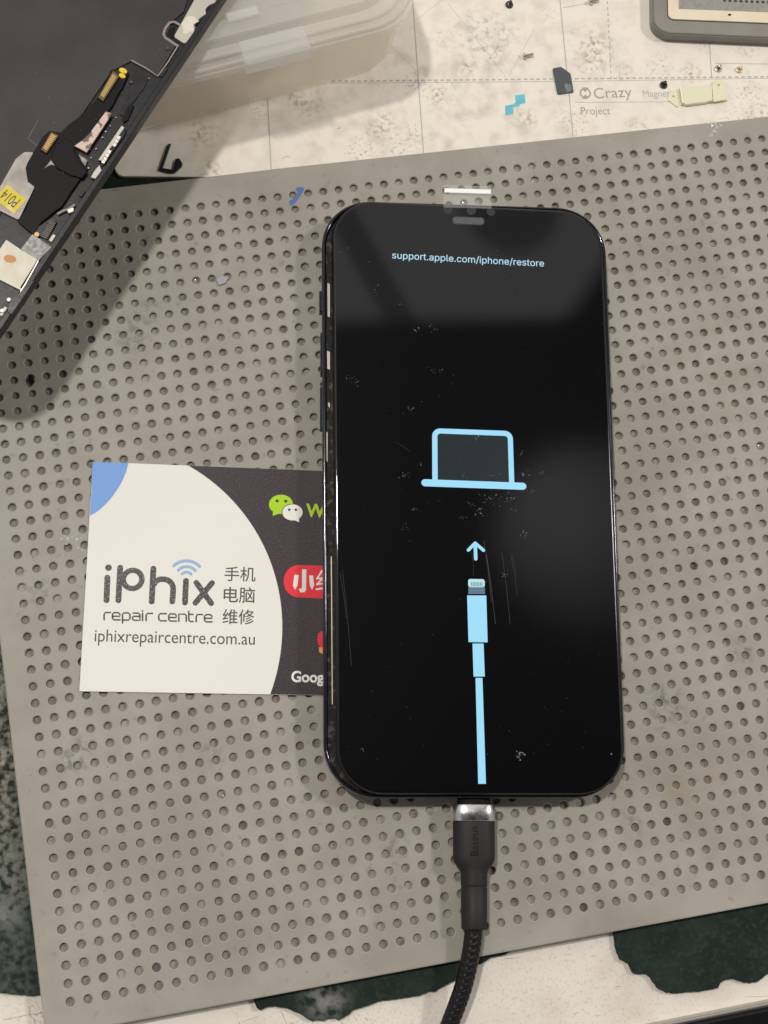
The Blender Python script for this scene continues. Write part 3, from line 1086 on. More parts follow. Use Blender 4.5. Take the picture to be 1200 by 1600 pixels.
sheet('laptop_icon_fill', ii, ZS - .005, 'icon_fill', screen)
v, f, _ = join_data([stroke_data(px([(743.4, 873.2), (742.5, 849)], ZS), 5.6 * .153, ZS), stroke_data(px([(731.8, 859.5), (742.4, 848.6)], ZS), 5.2 * .153, ZS + .003),
                     stroke_data(px([(755.4, 859.8), (742.4, 848.6)], ZS), 5.2 * .153, ZS + .006)])
mesh('arrow_icon', v, f, 'icon_blue', screen)
v, f, I = join_data([sheet_data(px(q, ZS), ZS) for q in ([(729.9, 930.4), (759.8, 930.4), (761.9, 1003.7), (732, 1003.2)], [(738.3, 1005.6), (755.6, 1005.6), (757.5, 1057.1), (739.9, 1057.1)],
                                                      [(743, 1059.2), (753.8, 1059.2), (759.3, 1224.7), (747.2, 1224.7)])])
mesh('cable_icon', v, f, 'icon_blue', screen)
pl1 = rrect(ccw(px([(731.6, 917.5), (731.4, 904.5), (757.2, 905), (757.6, 917.5)], ZS)), .55, 4)
pg = sheet('plug_icon', pl1, ZS, 'icon_pale', screen)
sheet('plug_icon_shade', px([(731.8, 917.5), (757.6, 917.5), (757.8, 928.2), (731.5, 928)], ZS), ZS, 'icon_slate', screen)
v, f, _ = join_data([stroke_data(px([(736.6 + k * 2.35, 909.5), (736.7 + k * 2.35, 916.2)], ZS), .17, ZS + .02, False) for k in range(8)])
mesh('plug_icon_pins', v, f, 'icon_slate', pg)
# dust and hairline scratches on the glass
dp = []
r2 = random.Random(3)


def fleck(u, v_, s):
    c = at(u, v_, ZS)
    n_ = r2.randrange(4, 7)
    a0 = r2.uniform(0, 6)
    el = r2.uniform(.35, 1)
    th = r2.uniform(0, 3)
    pl = []
    for k_ in range(n_):
        t_ = a0 + 2 * math.pi * k_ / n_
        rr = s * r2.uniform(.4, 1)
        x_, y_ = rr * math.cos(t_), rr * math.sin(t_) * el
        pl.append((c.x + x_ * math.cos(th) - y_ * math.sin(th), c.y + x_ * math.sin(th) + y_ * math.cos(th)))
    dp.append(sheet_data(pl, ZS + .03))


for (u, v_, k, sp_, s) in ((650, 516, 7, 4, .22), (678, 514, 8, 6, .16), (683, 580, 9, 7, .16), (645, 639, 8, 6, .18), (555, 600, 10, 10, .15), (545, 590, 6, 6, .13),
                           (632, 742, 12, 9, .18), (656, 727, 5, 5, .14), (742, 684, 8, 6, .2), (762, 684, 4, 4, .2), (725, 743, 5, 6, .18), (770, 744, 7, 6, .16), (813, 710, 10, 7, .16),
                           (821, 741, 9, 6, .28), (845, 740, 5, 5, .2), (768, 776, 22, 14, .2), (795, 778, 14, 10, .18), (752, 800, 12, 9, .22), (735, 786, 8, 8, .15), (648, 797, 9, 6, .18), (630, 823, 8, 8, .14),
                           (718, 811, 5, 5, .16), (820, 834, 8, 6, .25), (803, 797, 5, 5, .18), (790, 896, 9, 6, .2), (812, 1180, 14, 7, .34), (566, 1171, 5, 4, .2), (533, 395, 3, 6, .2), (545, 388, 2, 3, .2),
                           (575, 410, 2, 2, .28), (590, 455, 5, 8, .16), (625, 475, 3, 4, .14), (955, 1178, 2, 2, .3), (830, 770, 9, 8, .16), (690, 630, 4, 30, .12), (860, 745, 4, 8, .14)):
    for _ in range(k):
        fleck(r2.gauss(u, sp_ * .6), r2.gauss(v_, sp_ * .45), s * r2.uniform(.5, 1.15))
for _ in range(130):
    fleck(r2.uniform(535, 950), r2.uniform(380, 1220), r2.uniform(.05, .12))
v, f, _ = join_data(dp)
du = mesh('dust', v, f, 'dust', screen)
du['kind'] = 'stuff'
sl = []
for a, b, w in (((756, 845), (768, 940), .10), ((760, 866), (774, 975), .12), ((784, 863), (797, 975), .09), ((798, 866), (808, 930), .07), ((737, 862), (740, 900), .06),
                ((531, 895), (541, 965), .07), ((535, 890), (549, 1040), .07), ((800, 866), (806, 900), .05), ((617, 690), (640, 705), .05)):
    sl.append(stroke_data(px([a, ((a[0] + b[0]) / 2 + 1, (a[1] + b[1]) / 2), b], ZS), w * .75, ZS + .03, False))
for v, f in sl:
    mesh('scratch', v, f, 'scratch', screen)
# clear film tab sticking out over the top edge
prof = [(324, 9.05), (318, 9.0), (312, 8.6), (306, 8.3), (301.5, 8.4), (299, 8.9), (297, 9.25), (295, 9.3), (292, 8.8), (289, 8.2)]
V, Fc = [], []
for yy, zf in prof:
    for k in range(2):
        V.append(tuple(at(693 + 75 * k, yy + 2 * k, zf)))
for i in range(len(prof) - 1):
    Fc.append((2 * i, 2 * i + 1, 2 * i + 3, 2 * i + 2))
film = mesh('film_tab', V, Fc, 'film_clear', phone, smooth=True)
q = stroke_data([tuple(at(694.5, 297.3, 9.3)[:2]), tuple(at(767, 299.6, 9.3)[:2])], 1.15, 9.32, False)
fo_ = mesh('film_highlight', [(x, y, z) for x, y, z in q[0]], q[1], 'film_highlight', film)  # white strip painted as the bright reflection along the film's bend

# ------------------------------------------------------------------ charging cable
cable = Thing('charging_cable', 'black braided charging cable with steel collar plugged into the phone', 'cable', at(741, 1400, 0))


def section(u, v_, z, hw, hh, ang, e=2.6, n=40):
    c = at(u, v_, z)
    dx, dy = math.cos(ang), math.sin(ang)
    out = []
    for k in range(n):
        t = 2 * math.pi * k / n
        a = math.copysign(abs(math.cos(t)) ** (2 / e), math.cos(t)) * hw
        b = math.copysign(abs(math.sin(t)) ** (2 / e), math.sin(t)) * hh
        out.append((c.x + dx * a, c.y + dy * a, c.z + b))
    return out


AX = at(741, 1452, 4) - at(740, 1257, 4)
ANG = math.atan2(AX.y, AX.x) + math.pi / 2
v, f = loft([section(740.2, y, 4.15, hw, hh, ANG, 2.4) for y, hw, hh in ((1246, 3.9, 2.2), (1256.5, 3.9, 2.2))])
mesh('plug_neck', v, f, 'engraving', cable, smooth=False)
v, f = loft([section(740.2, y, 4.15, hw, hh, ANG, 3.6) for y, hw, hh in ((1256.5, 4.55, 2.9), (1257, 4.75, 3.1), (1258, 4.85, 3.2), (1282, 4.85, 3.2), (1283, 4.75, 3.1))])
mesh('steel_collar', v, f, 'cable_steel', cable, smooth=True)
sec = [(1283, 4.7, 3.05), (1283.6, 4.88, 3.22), (1285, 4.9, 3.25), (1335, 4.9, 3.25), (1342, 4.85, 3.2), (1348, 4.6, 3.15), (1353, 4.1, 3.1), (1357, 3.55, 3.05), (1362, 3.2, 3.0), (1366, 3.12, 3.0),
       (1381, 3.08, 3.0), (1384, 3.05, 2.98), (1385, 2.95, 2.88), (1386.5, 2.95, 2.88), (1387.5, 3.07, 3.0), (1449, 2.98, 2.9), (1451.5, 2.9, 2.85), (1452.3, 2.6, 2.5)]
v, f = loft([section(740.2 + (y - 1283) * .004, y, 4.1 - (y - 1283) * .001, hw, hh, ANG, 2.5 if y < 1350 else 2.1) for y, hw, hh in sec])
hs_ = mesh('plug_housing', v, f, 'cable_rubber', cable, smooth=True)
ZE = 7.34
v, f = text_data('Baseus', at(747.5, 1337, ZE), at(746.0, 1291, ZE), ZE, 1.0)
mesh('engraved_mark', v, f, 'engraving', hs_)
# braided cord: woven relief in the tube itself
cp = smooth_path([at(740.5, 1440, 3.7), at(739.3, 1462, 3.6), at(736.2, 1486, 3.2), at(731.3, 1512, 2.7), at(724, 1542, 1.9), at(714, 1571, 1.0), at(703, 1600, 0.0), at(692, 1632, -1.2), at(684, 1665, -2.3)], 34)
NS = 56
V, Fc = [], []
s_len = 0
for i, p in enumerate(cp):
    t = (cp[min(i + 1, len(cp) - 1)] - cp[max(i - 1, 0)]).normalized()
    sx = t.cross(Vector((0, 0, 1))).normalized()
    sy = sx.cross(t).normalized()
    if i:
        s_len += (p - cp[i - 1]).length
    for k in range(NS):
        a = 2 * math.pi * k / NS
        u1 = (a / (2 * math.pi) * 8 + s_len / 1.5)
        u2 = (a / (2 * math.pi) * 8 - s_len / 1.5)
        w1 = abs(math.sin(math.pi * u1))
        w2 = abs(math.sin(math.pi * u2))
        over = math.sin(math.pi * (u1 + 0.25)) * math.sin(math.pi * (u2 + 0.25)) > 0
        h = (w1 ** .6 if over else w2 ** .6)
        r = 1.86 + 0.26 * h
        V.append(tuple(p + sx * (r * math.cos(a)) + sy * (r * math.sin(a))))
for i in range(len(cp) - 1):
    for k in range(NS):
        n_ = (k + 1) % NS
        Fc.append((i * NS + k, (i + 1) * NS + k, (i + 1) * NS + n_, i * NS + n_))
mesh('braided_cord', V, Fc, 'braid', cable, smooth=True)

# ------------------------------------------------------------------ translucent storage box
ZBX, ZR = ZB + .02, 24.5
q0 = at(632, 101, ZBX)
e = (at(300, 187, ZBX) - at(590, 111.7, ZBX)).normalized()
e.z = 0
nrm = Vector((e.y, -e.x, 0))
if nrm.y < 0:
    nrm = -nrm
box = Thing('storage_box', 'clear milky plastic storage box with lid under the dark display unit', 'storage box', q0 + e * 60 + nrm * 40)


def brect(grow, z, r, front=0):
    a = q0 - e * grow - nrm * grow
    b = q0 + e * (150 + grow) - nrm * grow
    c = q0 + e * (150 + grow) + nrm * (95 + grow)
    d = q0 - e * grow + nrm * (95 + grow)
    return [(x, y, z) for x, y in rrect(ccw([tuple(p[:2]) for p in (a, b, c, d)]), r, 8)]


v, f = loft([brect(-1.5, ZBX, 11), brect(-.3, ZBX + .8, 12), brect(0, ZBX + 2, 12), brect(2.2, ZR - 2, 13.5), brect(2.5, ZR, 13.5), brect(1.4, ZR, 12.6), brect(-1, ZBX + 2.2, 11)], True)
mesh('box_body', v, f, 'box_plastic', box, smooth=True)
v, f = loft([brect(2.9, ZR - 2.6, 14), brect(3.2, ZR - 2.5, 14), brect(3.25, ZR - .6, 14), brect(2.7, ZR - .5, 14), brect(2.6, ZR + .4, 14), brect(2.3, ZR + .75, 14), brect(1.9, ZR + .75, 13.5),
             brect(1.75, ZR + .35, 13.3), brect(0.6, ZR + .35, 12.5), brect(0.3, ZR + .9, 12), brect(-0.2, ZR + 1.0, 12)], False)
mesh('lid_rim', v, f, 'lid_plastic', box)
v, f = loft([brect(-0.2, ZR + .9, 12), brect(-2.5, ZR + 1.0, 11), brect(-3.0, ZR + 3.1, 10.5), brect(-3.3, ZR + 3.7, 10.4), brect(-3.9, ZR + 3.7, 10), brect(-4.2, ZR + 3.2, 9.8), brect(-8, ZR + 3.2, 8), brect(-8.6, ZR + 2.5, 7.5)], True)
mesh('lid_panel', v, f, 'lid_plastic', box)
# latch tab on the front edge
o_ = at(433, 86, ZR)
t0 = o_ + e * 8.5
t1 = o_ - e * 8.5
pts = [t0 - nrm * 1.4, t1 - nrm * 1.4, t1 + nrm * 5.5, t0 + nrm * 5.5]
prism('latch', rrect(ccw([tuple(p[:2]) for p in pts]), .8, 4), ZR - 2.9, ZR + 1.5, 'lid_plastic', box, bev=.6)
pts = [t0 + e * 1.0 + nrm * 9.5, t1 + e * 10 + nrm * 9.5, t1 + e * 10 + nrm * 12.0, t0 + e * 1.0 + nrm * 12.0]
prism('lid_rib', ccw([tuple(p[:2]) for p in pts]), ZR + 3.5, ZR + 4.2, 'lid_plastic', box, bev=.3)

# ------------------------------------------------------------------ dismantled display unit, back side up
ZD = 32.0
A, B = at(0, 519, ZD), at(347, -1, ZD)
g = (B - A).normalized()
h_ = Vector((-g.y, g.x, 0))
if h_.x > 0:
    h_ = -h_
LIGHT = Vector((0.20, -0.26, 0))
gr = at(38, 676, 0) - LIGHT * ZD
low = A + g * ((gr - A).dot(g))
lcd = Thing('display_unit', 'dismantled dark phone display lying back side up on the plastic box', 'display', low + g * 70 + h_ * 30)
lcd.base.z = 28.3
lcd.o.location = lcd.base * U


def dr(a0, a1, b0, b1):
    """rectangle in the unit's own frame: a along the long side, b across"""
    return [tuple((low + g * a + h_ * b)[:2]) for a, b in ((a0, b0), (a1, b0), (a1, b1), (a0, b1))]


od = rrect(ccw(dr(0, 146, 0, 69)), 10.5, 10)
prism('front_glass', inset(od, .2), 28.3, 30.0, 'bezel', lcd)
rimo = od
v, f = loft([[(x, y, 30.0) for x, y in od], [(x, y, ZD - .2) for x, y in inset(od, .1)], [(x, y, ZD) for x, y in inset(od, .35)], [(x, y, ZD) for x, y in inset(od, 1.4)], [(x, y, ZD - .55) for x, y in inset(od, 1.7)],
             [(x, y, ZD - .6) for x, y in inset(od, 3.2)]], True)
mesh('edge_frame', v, f, 'lcd_rim', lcd)
z0 = ZD - .59


def zz1(pts, z=ZD):
    return px([(a / 3.4286, b / 3.4286) for a, b in pts], z)


def zz6(pts, z=ZD):
    return px([(a / 5.4545, 100 + b / 5.4545) for a, b in pts], z)


def zz7(pts, z=ZD):
    return px([(a / 5.517, 230 + b / 5.517) for a, b in pts], z)


# back plate: everything inside the rim except the cut-out for the flex cables
pin = zz1([(1010, -40), (985, 60), (905, 130), (940, 245), (845, 400), (705, 325), (600, 380), (420, 640), (350, 690), (140, 880), (0, 1150), (-60, 1260)], ZD - .2)
far = dr(0, 143, 3, 66)
plate = pin + [far[3], far[2]]
prism('back_plate', plate, z0, ZD - .2, 'lcd_plate', lcd, bev=.08)
# seam outline at the plate's corner and the loop by the bracket
for v, f in (stroke_data(zz1([(955, 240), (900, 330), (845, 405), (780, 362), (705, 322)], ZD), .35, ZD - .15),
                     stroke_data(zz1([(945, 240), (885, 200), (875, 180), (885, 150), (910, 118), (935, 115), (960, 130)], ZD), .6, ZD - .12),
                     stroke_data(zz1([(800, 415), (770, 418), (745, 430), (742, 460), (730, 470)], ZD), .3, ZD - .3),
                     stroke_data(zz1([(205, 640), (150, 740), (200, 780)], ZD), .08, ZD - .15)):
    mesh('plate_seam', v, f, 'outline_grey', lcd)
prism('camera_opening', zz1([(905, 150), (935, 140), (925, 210), (890, 190)], ZD), ZD - .4, ZD - .1, 'flex_black', lcd)
prism('side_bracket', rrect(ccw(zz1([(1075, -60), (1190, -40), (1148, 22), (1122, 30), (1100, 52), (1106, 78), (1075, 98), (1040, 132), (1045, 165), (1005, 222), (990, 240), (930, 200)], ZD)), .5, 3), z0, ZD + .35, 'nickel', lcd, bev=.15)
sheet('foil_patch', zz1([(1030, 90), (1068, 118), (1035, 135), (1038, 168), (985, 190), (975, 130), (1000, 95)], ZD), ZD + .37, 'cream_foil', lcd)
# silver shield with the yellow sticker
sh = prism('silver_shield', rrect(ccw(zz1([(-60, 1110), (0, 1000), (85, 850), (130, 815), (180, 815), (175, 850), (190, 995), (100, 1180), (-60, 1100)], ZD)), .4, 3), ZD - .19, ZD + .1, 'silver_foil', lcd, bev=.08)
stk = sheet('yellow_sticker', px([(11, 288.5), (41, 312.5), (22, 334.5), (-7, 312), (0, 301)], ZD), ZD + .14, 'sticker_yellow', sh)
v, f = text_data('P014', at(32.5, 312.5, ZD), at(10.5, 296, ZD), ZD + .17, 1.75)
mesh('handwriting', v, f, 'pen_ink', stk)
# flex cable
fx = zz1([(600, 372), (635, 400), (672, 372), (690, 392), (655, 470), (630, 510), (600, 570), (575, 600), (470, 745), (405, 790), (440, 870), (470, 905), (395, 1010), (330, 1110), (300, 1130),
          (215, 1200), (180, 1260), (130, 1220), (95, 1190), (140, 1120), (190, 1005), (150, 975), (138, 900), (150, 870), (230, 735), (265, 703), (325, 712), (370, 670), (440, 615), (520, 530)], ZD)
flex = prism('flex_cable', fx, ZD - .15, ZD + .28, 'flex_black', lcd, bev=.08)
pk = prism('ribbon_fold', zz6([(480, 700), (445, 770), (440, 830), (490, 900), (600, 960), (700, 985), (745, 930), (640, 770), (635, 690), (560, 640)], ZD), ZD + .28, ZD + .7, 'flex_black', flex, bev=.2)
sheet('ribbon_edge', zz6([(440, 820), (378, 900), (400, 880), (440, 862), (470, 872), (545, 935), (500, 880), (462, 850)], ZD), ZD + .31, 'grey_foil', flex)


def connector(name, quad, parent, m_in, m_out, rows=2, ncon=18):
    q = quad
    c_ = prism(name, q, ZD + .28, ZD + .9, m_out, parent, bev=.1)
    P = [Vector((*p, 0)) for p in q]
    st_ = []
    for r in range(rows):
        s_ = (r + .5) / rows * .62 + .19
        for k in range(ncon):
            t0_, t1_ = .10 + .8 * k / ncon, .10 + .8 * (k + .62) / ncon

            def bi(s__, t__):
                return tuple(P[0].lerp(P[1], s__).lerp(P[3].lerp(P[2], s__), t__)[:2])
            st_.append(prism_data([bi(s_ - .15, t0_), bi(s_ + .15, t0_), bi(s_ + .15, t1_), bi(s_ - .15, t1_)], ZD + .88, ZD + 1.0))
    V_, F_, _ = join_data(st_)
    mesh('contacts', V_, F_, m_in, c_)
    return c_


connector('flex_connector', zz6([(968, 70), (1020, 118), (880, 335), (838, 300)]), flex, 'gold', 'gold_dark', 2, 18)
connector('flex_connector', zz6([(440, 592), (505, 625), (400, 775), (352, 745)]), flex, 'gold', 'copper_dark', 2, 9)
for c, rx, ry in (((1050, 65), 36, 24), ((1042, 108), 30, 20)):
    cc = px([(c[0] / 5.4545, 100 + c[1] / 5.4545)], ZD)[0]
    prism('glue_dab', disc(cc, rx * .0295, ry * .0295, 18, math.radians(-35)), ZD + .1, ZD + .55, 'yellow_glue', flex, bev=.2)
prism('copper_shield', zz6([(908, 412), (958, 435), (740, 765), (635, 710), (700, 665), (760, 610), (820, 530)]), ZD + .28, ZD + .75, 'copper_foil', flex, bev=.1)
sk = prism('side_connector', zz6([(1035, 535), (1075, 565), (1068, 610), (900, 850), (840, 835), (860, 790)]), ZD - .1, ZD + .75, 'lcd_black', lcd, bev=.15)
v, f, _ = join_data([prism_data(zz6([(1040, 540), (1062, 556), (868, 838), (842, 830)]), ZD + .7, ZD + .82)])
mesh('shell_edge', v, f, 'nickel', sk)
v, f, _ = join_data([prism_data(zz6([(x_, y_), (x_ + 24, y_ + 10), (x_ + 10, y_ + 36), (x_ - 14, y_ + 26)]), ZD + .7, ZD + .9)
                     for x_, y_ in ((1010, 625), (992, 655), (975, 685), (930, 745), (912, 775), (895, 805), (880, 828))])
mesh('solder_pads', v, f, 'solder', sk)
prism('steel_tab', zz6([(850, 865), (868, 915), (815, 985), (775, 975), (800, 925)]), ZD - .1, ZD + .5, 'nickel', lcd, bev=.1)
prism('ground_tab', zz6([(630, 745), (700, 790), (745, 820), (720, 890), (690, 870)]), ZD - .2, ZD + .2, 'grey_foil', lcd, bev=.08)
prism('speaker_slot', zz6([(1095, 345), (1140, 350), (1090, 470), (1050, 500), (1040, 470)]), ZD - .45, ZD - .05, 'flex_black', lcd)
# lower foils
prism('foil_tape', zz7([(280, 750), (445, 860), (320, 990), (180, 880)]), ZD - .3, ZD + .12, 'grey_foil', lcd, bev=.06)
wl = prism('white_label', zz7([(55, 800), (180, 885), (320, 970), (300, 1010), (175, 1210), (205, 1248), (0, 1145), (-80, 1110), (-80, 900), (0, 880)]), ZD - .3, ZD + .2, 'cream_foil', lcd, bev=.06)
cc = px([(88 / 5.517, 230 + 965 / 5.517)], ZD)[0]
sheet('orange_dot', disc(cc, 48 * .0292, 32 * .0292, 24, math.radians(-22)), ZD + .24, 'sticker_orange', wl)
prism('fine_ribbon', zz7([(440, 610), (490, 640), (400, 790), (330, 760), (300, 740), (330, 690)]), ZD - .3, ZD + .05, 'lcd_black', lcd)
v, f, _ = join_data([stroke_data(zz7([(425 + 5 * k - 14 * k * .9, 640 + 14 * k), (480 + 5 * k - 14 * k * .9, 662 + 14 * k)], ZD), .1, ZD + .09, False) for k in range(10)])
mesh('ribbon_traces', v, f, 'outline_grey', lcd)
cc = px([(318 / 5.517, 230 + 755 / 5.517)], ZD)[0]
prism('gold_pad', disc(cc, .6), ZD - .2, ZD + .3, 'gold', lcd, bev=.1)
for c in ((78, 1315), (18, 1410)):
    cc = px([(c[0] / 5.517, 230 + c[1] / 5.517)], ZD)[0]
    prism('white_pin', disc(cc, .48), ZD - .5, ZD + .2, 'white_dot', lcd, bev=.1)
prism('copper_contact', rrect(ccw(zz7([(580, 545), (640, 525), (635, 565), (590, 580)])), .3, 3), ZD - .2, ZD + .6, 'brass_bit', lcd, bev=.15)
v, f = stroke_data([tuple(p[:2]) for p in smooth_path([Vector((*p, 0)) for p in zz7([(500, 575), (545, 550), (590, 535), (640, 500)], ZD)], 4)], .5, ZD + .2)
mesh('ribbon_wire', v, f, 'outline_grey', lcd)
v, f = stroke_data([tuple(p[:2]) for p in smooth_path([Vector((*p, 0)) for p in zz7([(330, 985), (260, 1110), (215, 1190), (180, 1250), (175, 1330)], ZD)], 5)], .22, ZD + .25)
mesh('loose_wire', v, f, 'brass_bit', lcd)
prism('corner_block', zz7([(100, 1290), (170, 1260), (240, 1170), (300, 1150), (100, 1450), (60, 1420)]), ZD - .3, ZD + .3, 'lcd_black', lcd, bev=.1)

# the unit's small hardware: clips along the rim, screws, glints of solder, lint
r5 = random.Random(11)
for a in (6, 13, 34, 47, 56, 83, 96, 110):
    prism('rim_clip', dr(a, a + r5.uniform(1.6, 3.4), 1.7, 2.5), z0, ZD - r5.uniform(.0, .2), r5.choice(['lcd_black', 'nickel', 'lcd_black', 'lcd_rim']), lcd, bev=.1)
for (u, v_, rr) in ((262, 75, .55), (172, 118, .5), (112, 330, .55), (205, 128, .45)):
    sc_ = prism('screw_head', disc(at(u, v_, ZD), rr, n=16), z0, ZD + .1, 'screw_dark', lcd, bev=.12)
fl_ = []
for k in range(120):
    a, b_2 = r5.uniform(2, 92), r5.uniform(2, 30) if k % 3 else r5.uniform(2, 8)
    c = low + g * a + h_ * b_2
    rr = r5.uniform(.04, .14)
    fl_.append(sheet_data([(c.x + rr * r5.uniform(.4, 1) * math.cos(t), c.y + rr * r5.uniform(.4, 1) * math.sin(t)) for t in (0, 1.3, 2.5, 3.8, 5)], ZD - .1 + .45 * (k % 2)))
v, f, _ = join_data(fl_)
lint = mesh('lint', v, f, 'outline_grey', lcd)
lint['kind'] = 'stuff'
for k, (u, v_) in enumerate(((165, 205), (172, 196), (160, 214), (150, 232), (181, 183), (142, 246), (128, 256), (138, 262), (131, 249))):
    prism('solder_dot', disc(at(u, v_, ZD), r5.uniform(.14, .3), r5.uniform(.12, .25), 9, r5.uniform(0, 3)), z0, ZD - .1, 'solder', lcd, bev=.06)
prism('antenna_flex', zz1([(735, 345), (800, 400), (770, 470), (700, 560), (665, 620), (640, 610), (672, 540), (700, 450), (712, 400)], ZD), ZD - .5, ZD - .28, 'lcd_black', lcd, bev=.05)

# ------------------------------------------------------------------ grey tool tray, top right
ZT = 1.9
tray = Thing('tool_tray', 'grey rounded tool tray with cream inner frame in the top right corner', 'tool tray', at(1150, 0, ZB))
TO = [at(1022, 50, ZT), at(1330, 64, ZT), at(1330, -170, ZT), at(1019, -180, ZT)]
to = rrect(ccw([tuple(p[:2]) for p in TO]), 4.6, 9)
prism('tray_base', [p for p in inset(to, -.25)], ZB, ZT - .5, 'tray_side', tray)
prism('tray_body', to, ZT - .6, ZT, 'tray_grey', tray, bev=.35)
CF = [at(1043.7, 30.5, ZT), at(1330, 42, ZT), at(1330, -150, ZT), at(1041, -160, ZT)]
cfo = rrect(ccw([tuple(p[:2]) for p in CF]), 1.6, 6)
prism('cream_frame', cfo, ZT, ZT + .35, 'tray_cream', tray, bev=.1)
prism('frame_groove', inset(cfo, -.22), ZT, ZT + .02, 'tray_hole', tray)
CI = [at(1060, 15, ZT), at(1330, 25.2, ZT), at(1330, -130, ZT), at(1058, -140, ZT)]
ci = ccw([tuple(p[:2]) for p in CI])
prism('mesh_panel', ci, ZT + .30, ZT + .40, 'tray_mesh', tray)
v, f, _ = join_data([sheet_data(disc(at(1132 + 8.6 * k, 0.8 + .35 * k - r * 9, ZT + .42), .45, n=10), ZT + .42) for k in range(10) for r in range(4)])
mesh('mesh_holes', v, f, 'tray_hole', tray)
prism('frame_notch', disc(at(1140, 23, ZT + .4), .5, .35, 12), ZT + .3, ZT + .38, 'screw_dark', tray)

# ------------------------------------------------------------------ small loose parts
Z0 = ZB


def screw(u, v_, ang, label, cat='screw', zb=Z0):
    c = at(u, v_, zb)
    t = Thing('screw', label, cat, c, 'loose screws on the white board')
    d = Vector((math.cos(ang), math.sin(ang), 0))
    s = Vector((-d.y, d.x, 0))

    def ring(a, r, nn=16):
        return [tuple(c + d * a + s * (r * math.cos(2 * math.pi * k / nn)) + Vector((0, 0, .82 + r * math.sin(2 * math.pi * k / nn)))) for k in range(nn)]
    v1, f1 = loft([ring(-1.0, .55), ring(-.95, .75), ring(-.45, .82), ring(-.35, .75)])
    mesh('screw_head', v1, f1, 'screw_metal', t)
    rr = [ring(-.35 + .11 * k, .42 if k % 2 else .34) for k in range(21)]
    v1, f1 = loft(rr)
    mesh('shank', v1, f1, 'screw_metal', t)
    return t


screw(822, 89, math.radians(4), 'tiny silver screw lying on its side left of the dark grey chip tray')
screw(925, 4, math.radians(8), 'tiny silver screw lying on its side at the top edge of the photo')


def standing(u, v_, r, m_head, m_in, label):
    c = at(u, v_, Z0)
    t = Thing('screw', label, 'screw', c, 'screws standing on their heads on the white board')
    prism('screw_head', disc(c, r, n=20), Z0, Z0 + .5, m_head, t, bev=.12)
    prism('drive_recess', disc(c, r * .45, n=12), Z0 + .5, Z0 + .53, m_in, t)
    prism('shank', disc(c + Vector((r * .2, r * .15, 0)), r * .4, n=12), Z0 + .53, Z0 + 1.6, m_head, t, bev=.1)
    return t


standing(795.5, 8, 1.05, 'screw_dark', 'screw_metal', 'dark screw standing upright near the top edge above the silver screw')
standing(1036.5, 133.5, 1.05, 'screw_dark', 'clip_black', 'black screw standing beside the faded lettering and the pale bracket')
standing(1122, 108, 1.0, 'screw_metal', 'screw_dark', 'small silver screw standing just above the right tab of the bracket')
standing(1154.5, 109.5, .95, 'brass_bit', 'outline_grey', 'dull beige screw standing right of the silver one above the bracket')

# pale metal shield bracket
br_ = Thing('metal_bracket', 'pale yellowish metal bracket with a hole in each end on the board', 'bracket', at(1095, 150, Z0))


def zb(pts, z):
    return px([(1020 + a / 8.57, 90 + b / 8.57) for a, b in pts], z)


prism('bracket_body', zb([(362, 392), (795, 368), (806, 572), (735, 580), (725, 590), (445, 625), (430, 612), (395, 605)], Z0 + 1.3), Z0 + .2, Z0 + 1.3, 'shield_metal', br_, bev=.15)
hc = px([(1020 + 883 / 8.57, 90 + 370 / 8.57)], Z0 + 1.1)[0]
prism('bracket_tab', rrect(ccw(zb([(798, 375), (845, 292), (940, 285), (998, 558), (815, 590)], Z0 + 1.1)), [.3] * 5, 4), Z0 + .6, Z0 + 1.12, 'shield_metal', br_, bev=.1, holes=[disc(hc, .36, n=14)[::-1]])
hc = px([(1020 + 278 / 8.57, 90 + 522 / 8.57)], Z0 + .4)[0]
prism('bracket_tab', rrect(ccw(zb([(203, 515), (240, 440), (325, 425), (356, 655), (325, 658), (212, 565)], Z0 + .4)), [.4] * 6, 4), Z0 + .02, Z0 + .4, 'shield_metal', br_, bev=.1, holes=[disc(hc, .38, n=14)[::-1]])

o = prism('chip_tray', rrect(ccw(px([(863, 108), (876, 105.5), (891, 116), (896, 145), (871, 148.5)], Z0)), .35, 3), Z0 + .02, Z0 + .5, 'sim_grey', bev=.12, origin=at(880, 127, Z0))
tag(o, 'dark grey card chip with a cut corner beside the printed lettering', 'chip')
o = prism('plastic_clip', px([(262, 225), (267, 224), (254, 262), (270, 265), (274, 248), (280, 247), (285, 255), (284, 259), (273, 269), (266, 270), (248, 265)], Z0 + .8), Z0 + .02, Z0 + .8, 'clip_black', bev=.12, origin=at(265, 248, Z0))
tag(o, 'small black plastic clip shaped like a hook beside the dark display unit', 'clip')
o = prism('blue_tape', px([(805, 149), (820, 147.5), (821, 161), (812, 162.5), (811, 166), (802, 167), (802, 178), (790, 180), (789.5, 165.5), (802, 163), (806, 160)], Z0), Z0 + .02, Z0 + .1, 'tape_blue', origin=at(805, 163, Z0))
tag(o, 'two joined squares of light blue tape on the white board', 'tape')
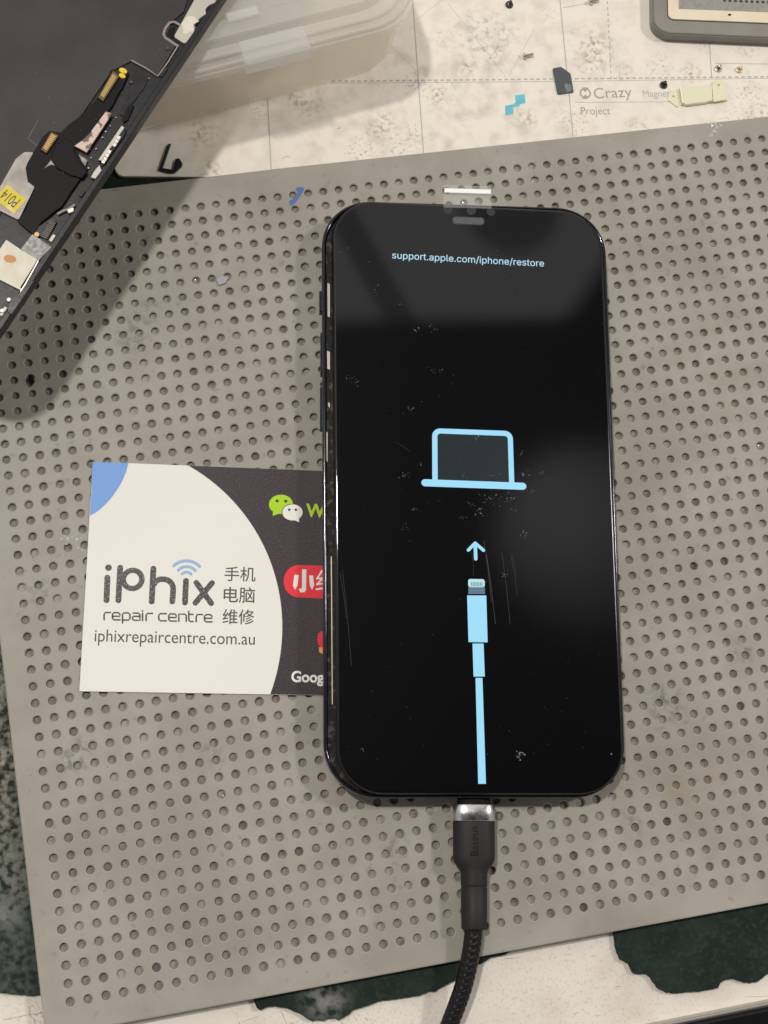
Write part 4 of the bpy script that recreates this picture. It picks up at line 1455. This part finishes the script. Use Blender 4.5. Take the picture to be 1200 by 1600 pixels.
o = prism('plastic_flake', px([(338, 437), (345, 430), (358, 433), (352, 442), (342, 446)], .5), .02, .5, 'flake_grey', bev=.1, origin=at(347, 438, 0))
tag(o, 'small pale grey flake on the mat left of the phone', 'flake')
o = prism('metal_flake', px([(44, 587), (52, 586), (54, 596), (48, 603), (43, 596)], .7), .02, .7, 'flake_dark', bev=.2, origin=at(48, 594, 0))
tag(o, 'black glossy flake on the mat in the shadow of the display unit', 'flake')


def droplets(name, spots_, label):
    parts = []
    for (u, v_, r) in spots_:
        c = at(u, v_, 0)
        rings_ = []
        for k in range(4):
            t = k / 3 * math.pi / 2 * .92
            rings_.append([(c.x + r * math.cos(t) * (1 + .25 * math.sin(3 * a + u)) * math.cos(a), c.y + r * math.cos(t) * (1 + .25 * math.sin(3 * a + u)) * math.sin(a), .01 + r * .45 * math.sin(t)) for a in [2 * math.pi * q / 14 for q in range(14)]])
        parts.append(loft(rings_, True))
    V_, F_, _ = join_data(parts)
    o_ = mesh(name, V_, F_, 'glue_clear', origin=at(spots_[0][0], spots_[0][1], 0), smooth=True)
    tag(o_, label, 'glue')


droplets('dried_glue', [(96, 842, .5), (101, 838, .35), (106, 842, .6), (113, 840, .4), (120, 843, .55), (127, 841, .35), (104, 850, .3), (122, 856, .45), (129, 860, .35), (118, 836, .3)],
         'line of dried clear glue drops on the mat left of the business card')
droplets('dried_glue', [(1107, 192, .5), (1113, 196, .7), (1120, 199, .6), (1126, 196, .4), (1116, 205, .8), (1112, 211, .6), (1118, 193, .4), (1109, 213, .4)],
         'crumbly patch of dried clear glue at the mat edge below the bracket')

# dark device edge in the bottom right corner
ck = Thing('dark_device', 'black device edge with silver trim in the bottom right corner', 'device', at(1180, 1610, -4.5))
prism('device_body', px([(1000, 1615), (1300, 1554), (1340, 1800), (1040, 1860)], 2), -4.45, 2.0, 'corner_black', ck, bev=.8)
prism('silver_trim', px([(980, 1611), (1300, 1546), (1301, 1552), (981, 1617)], 0), -4.45, 0.0, 'corner_silver', ck, bev=.3)
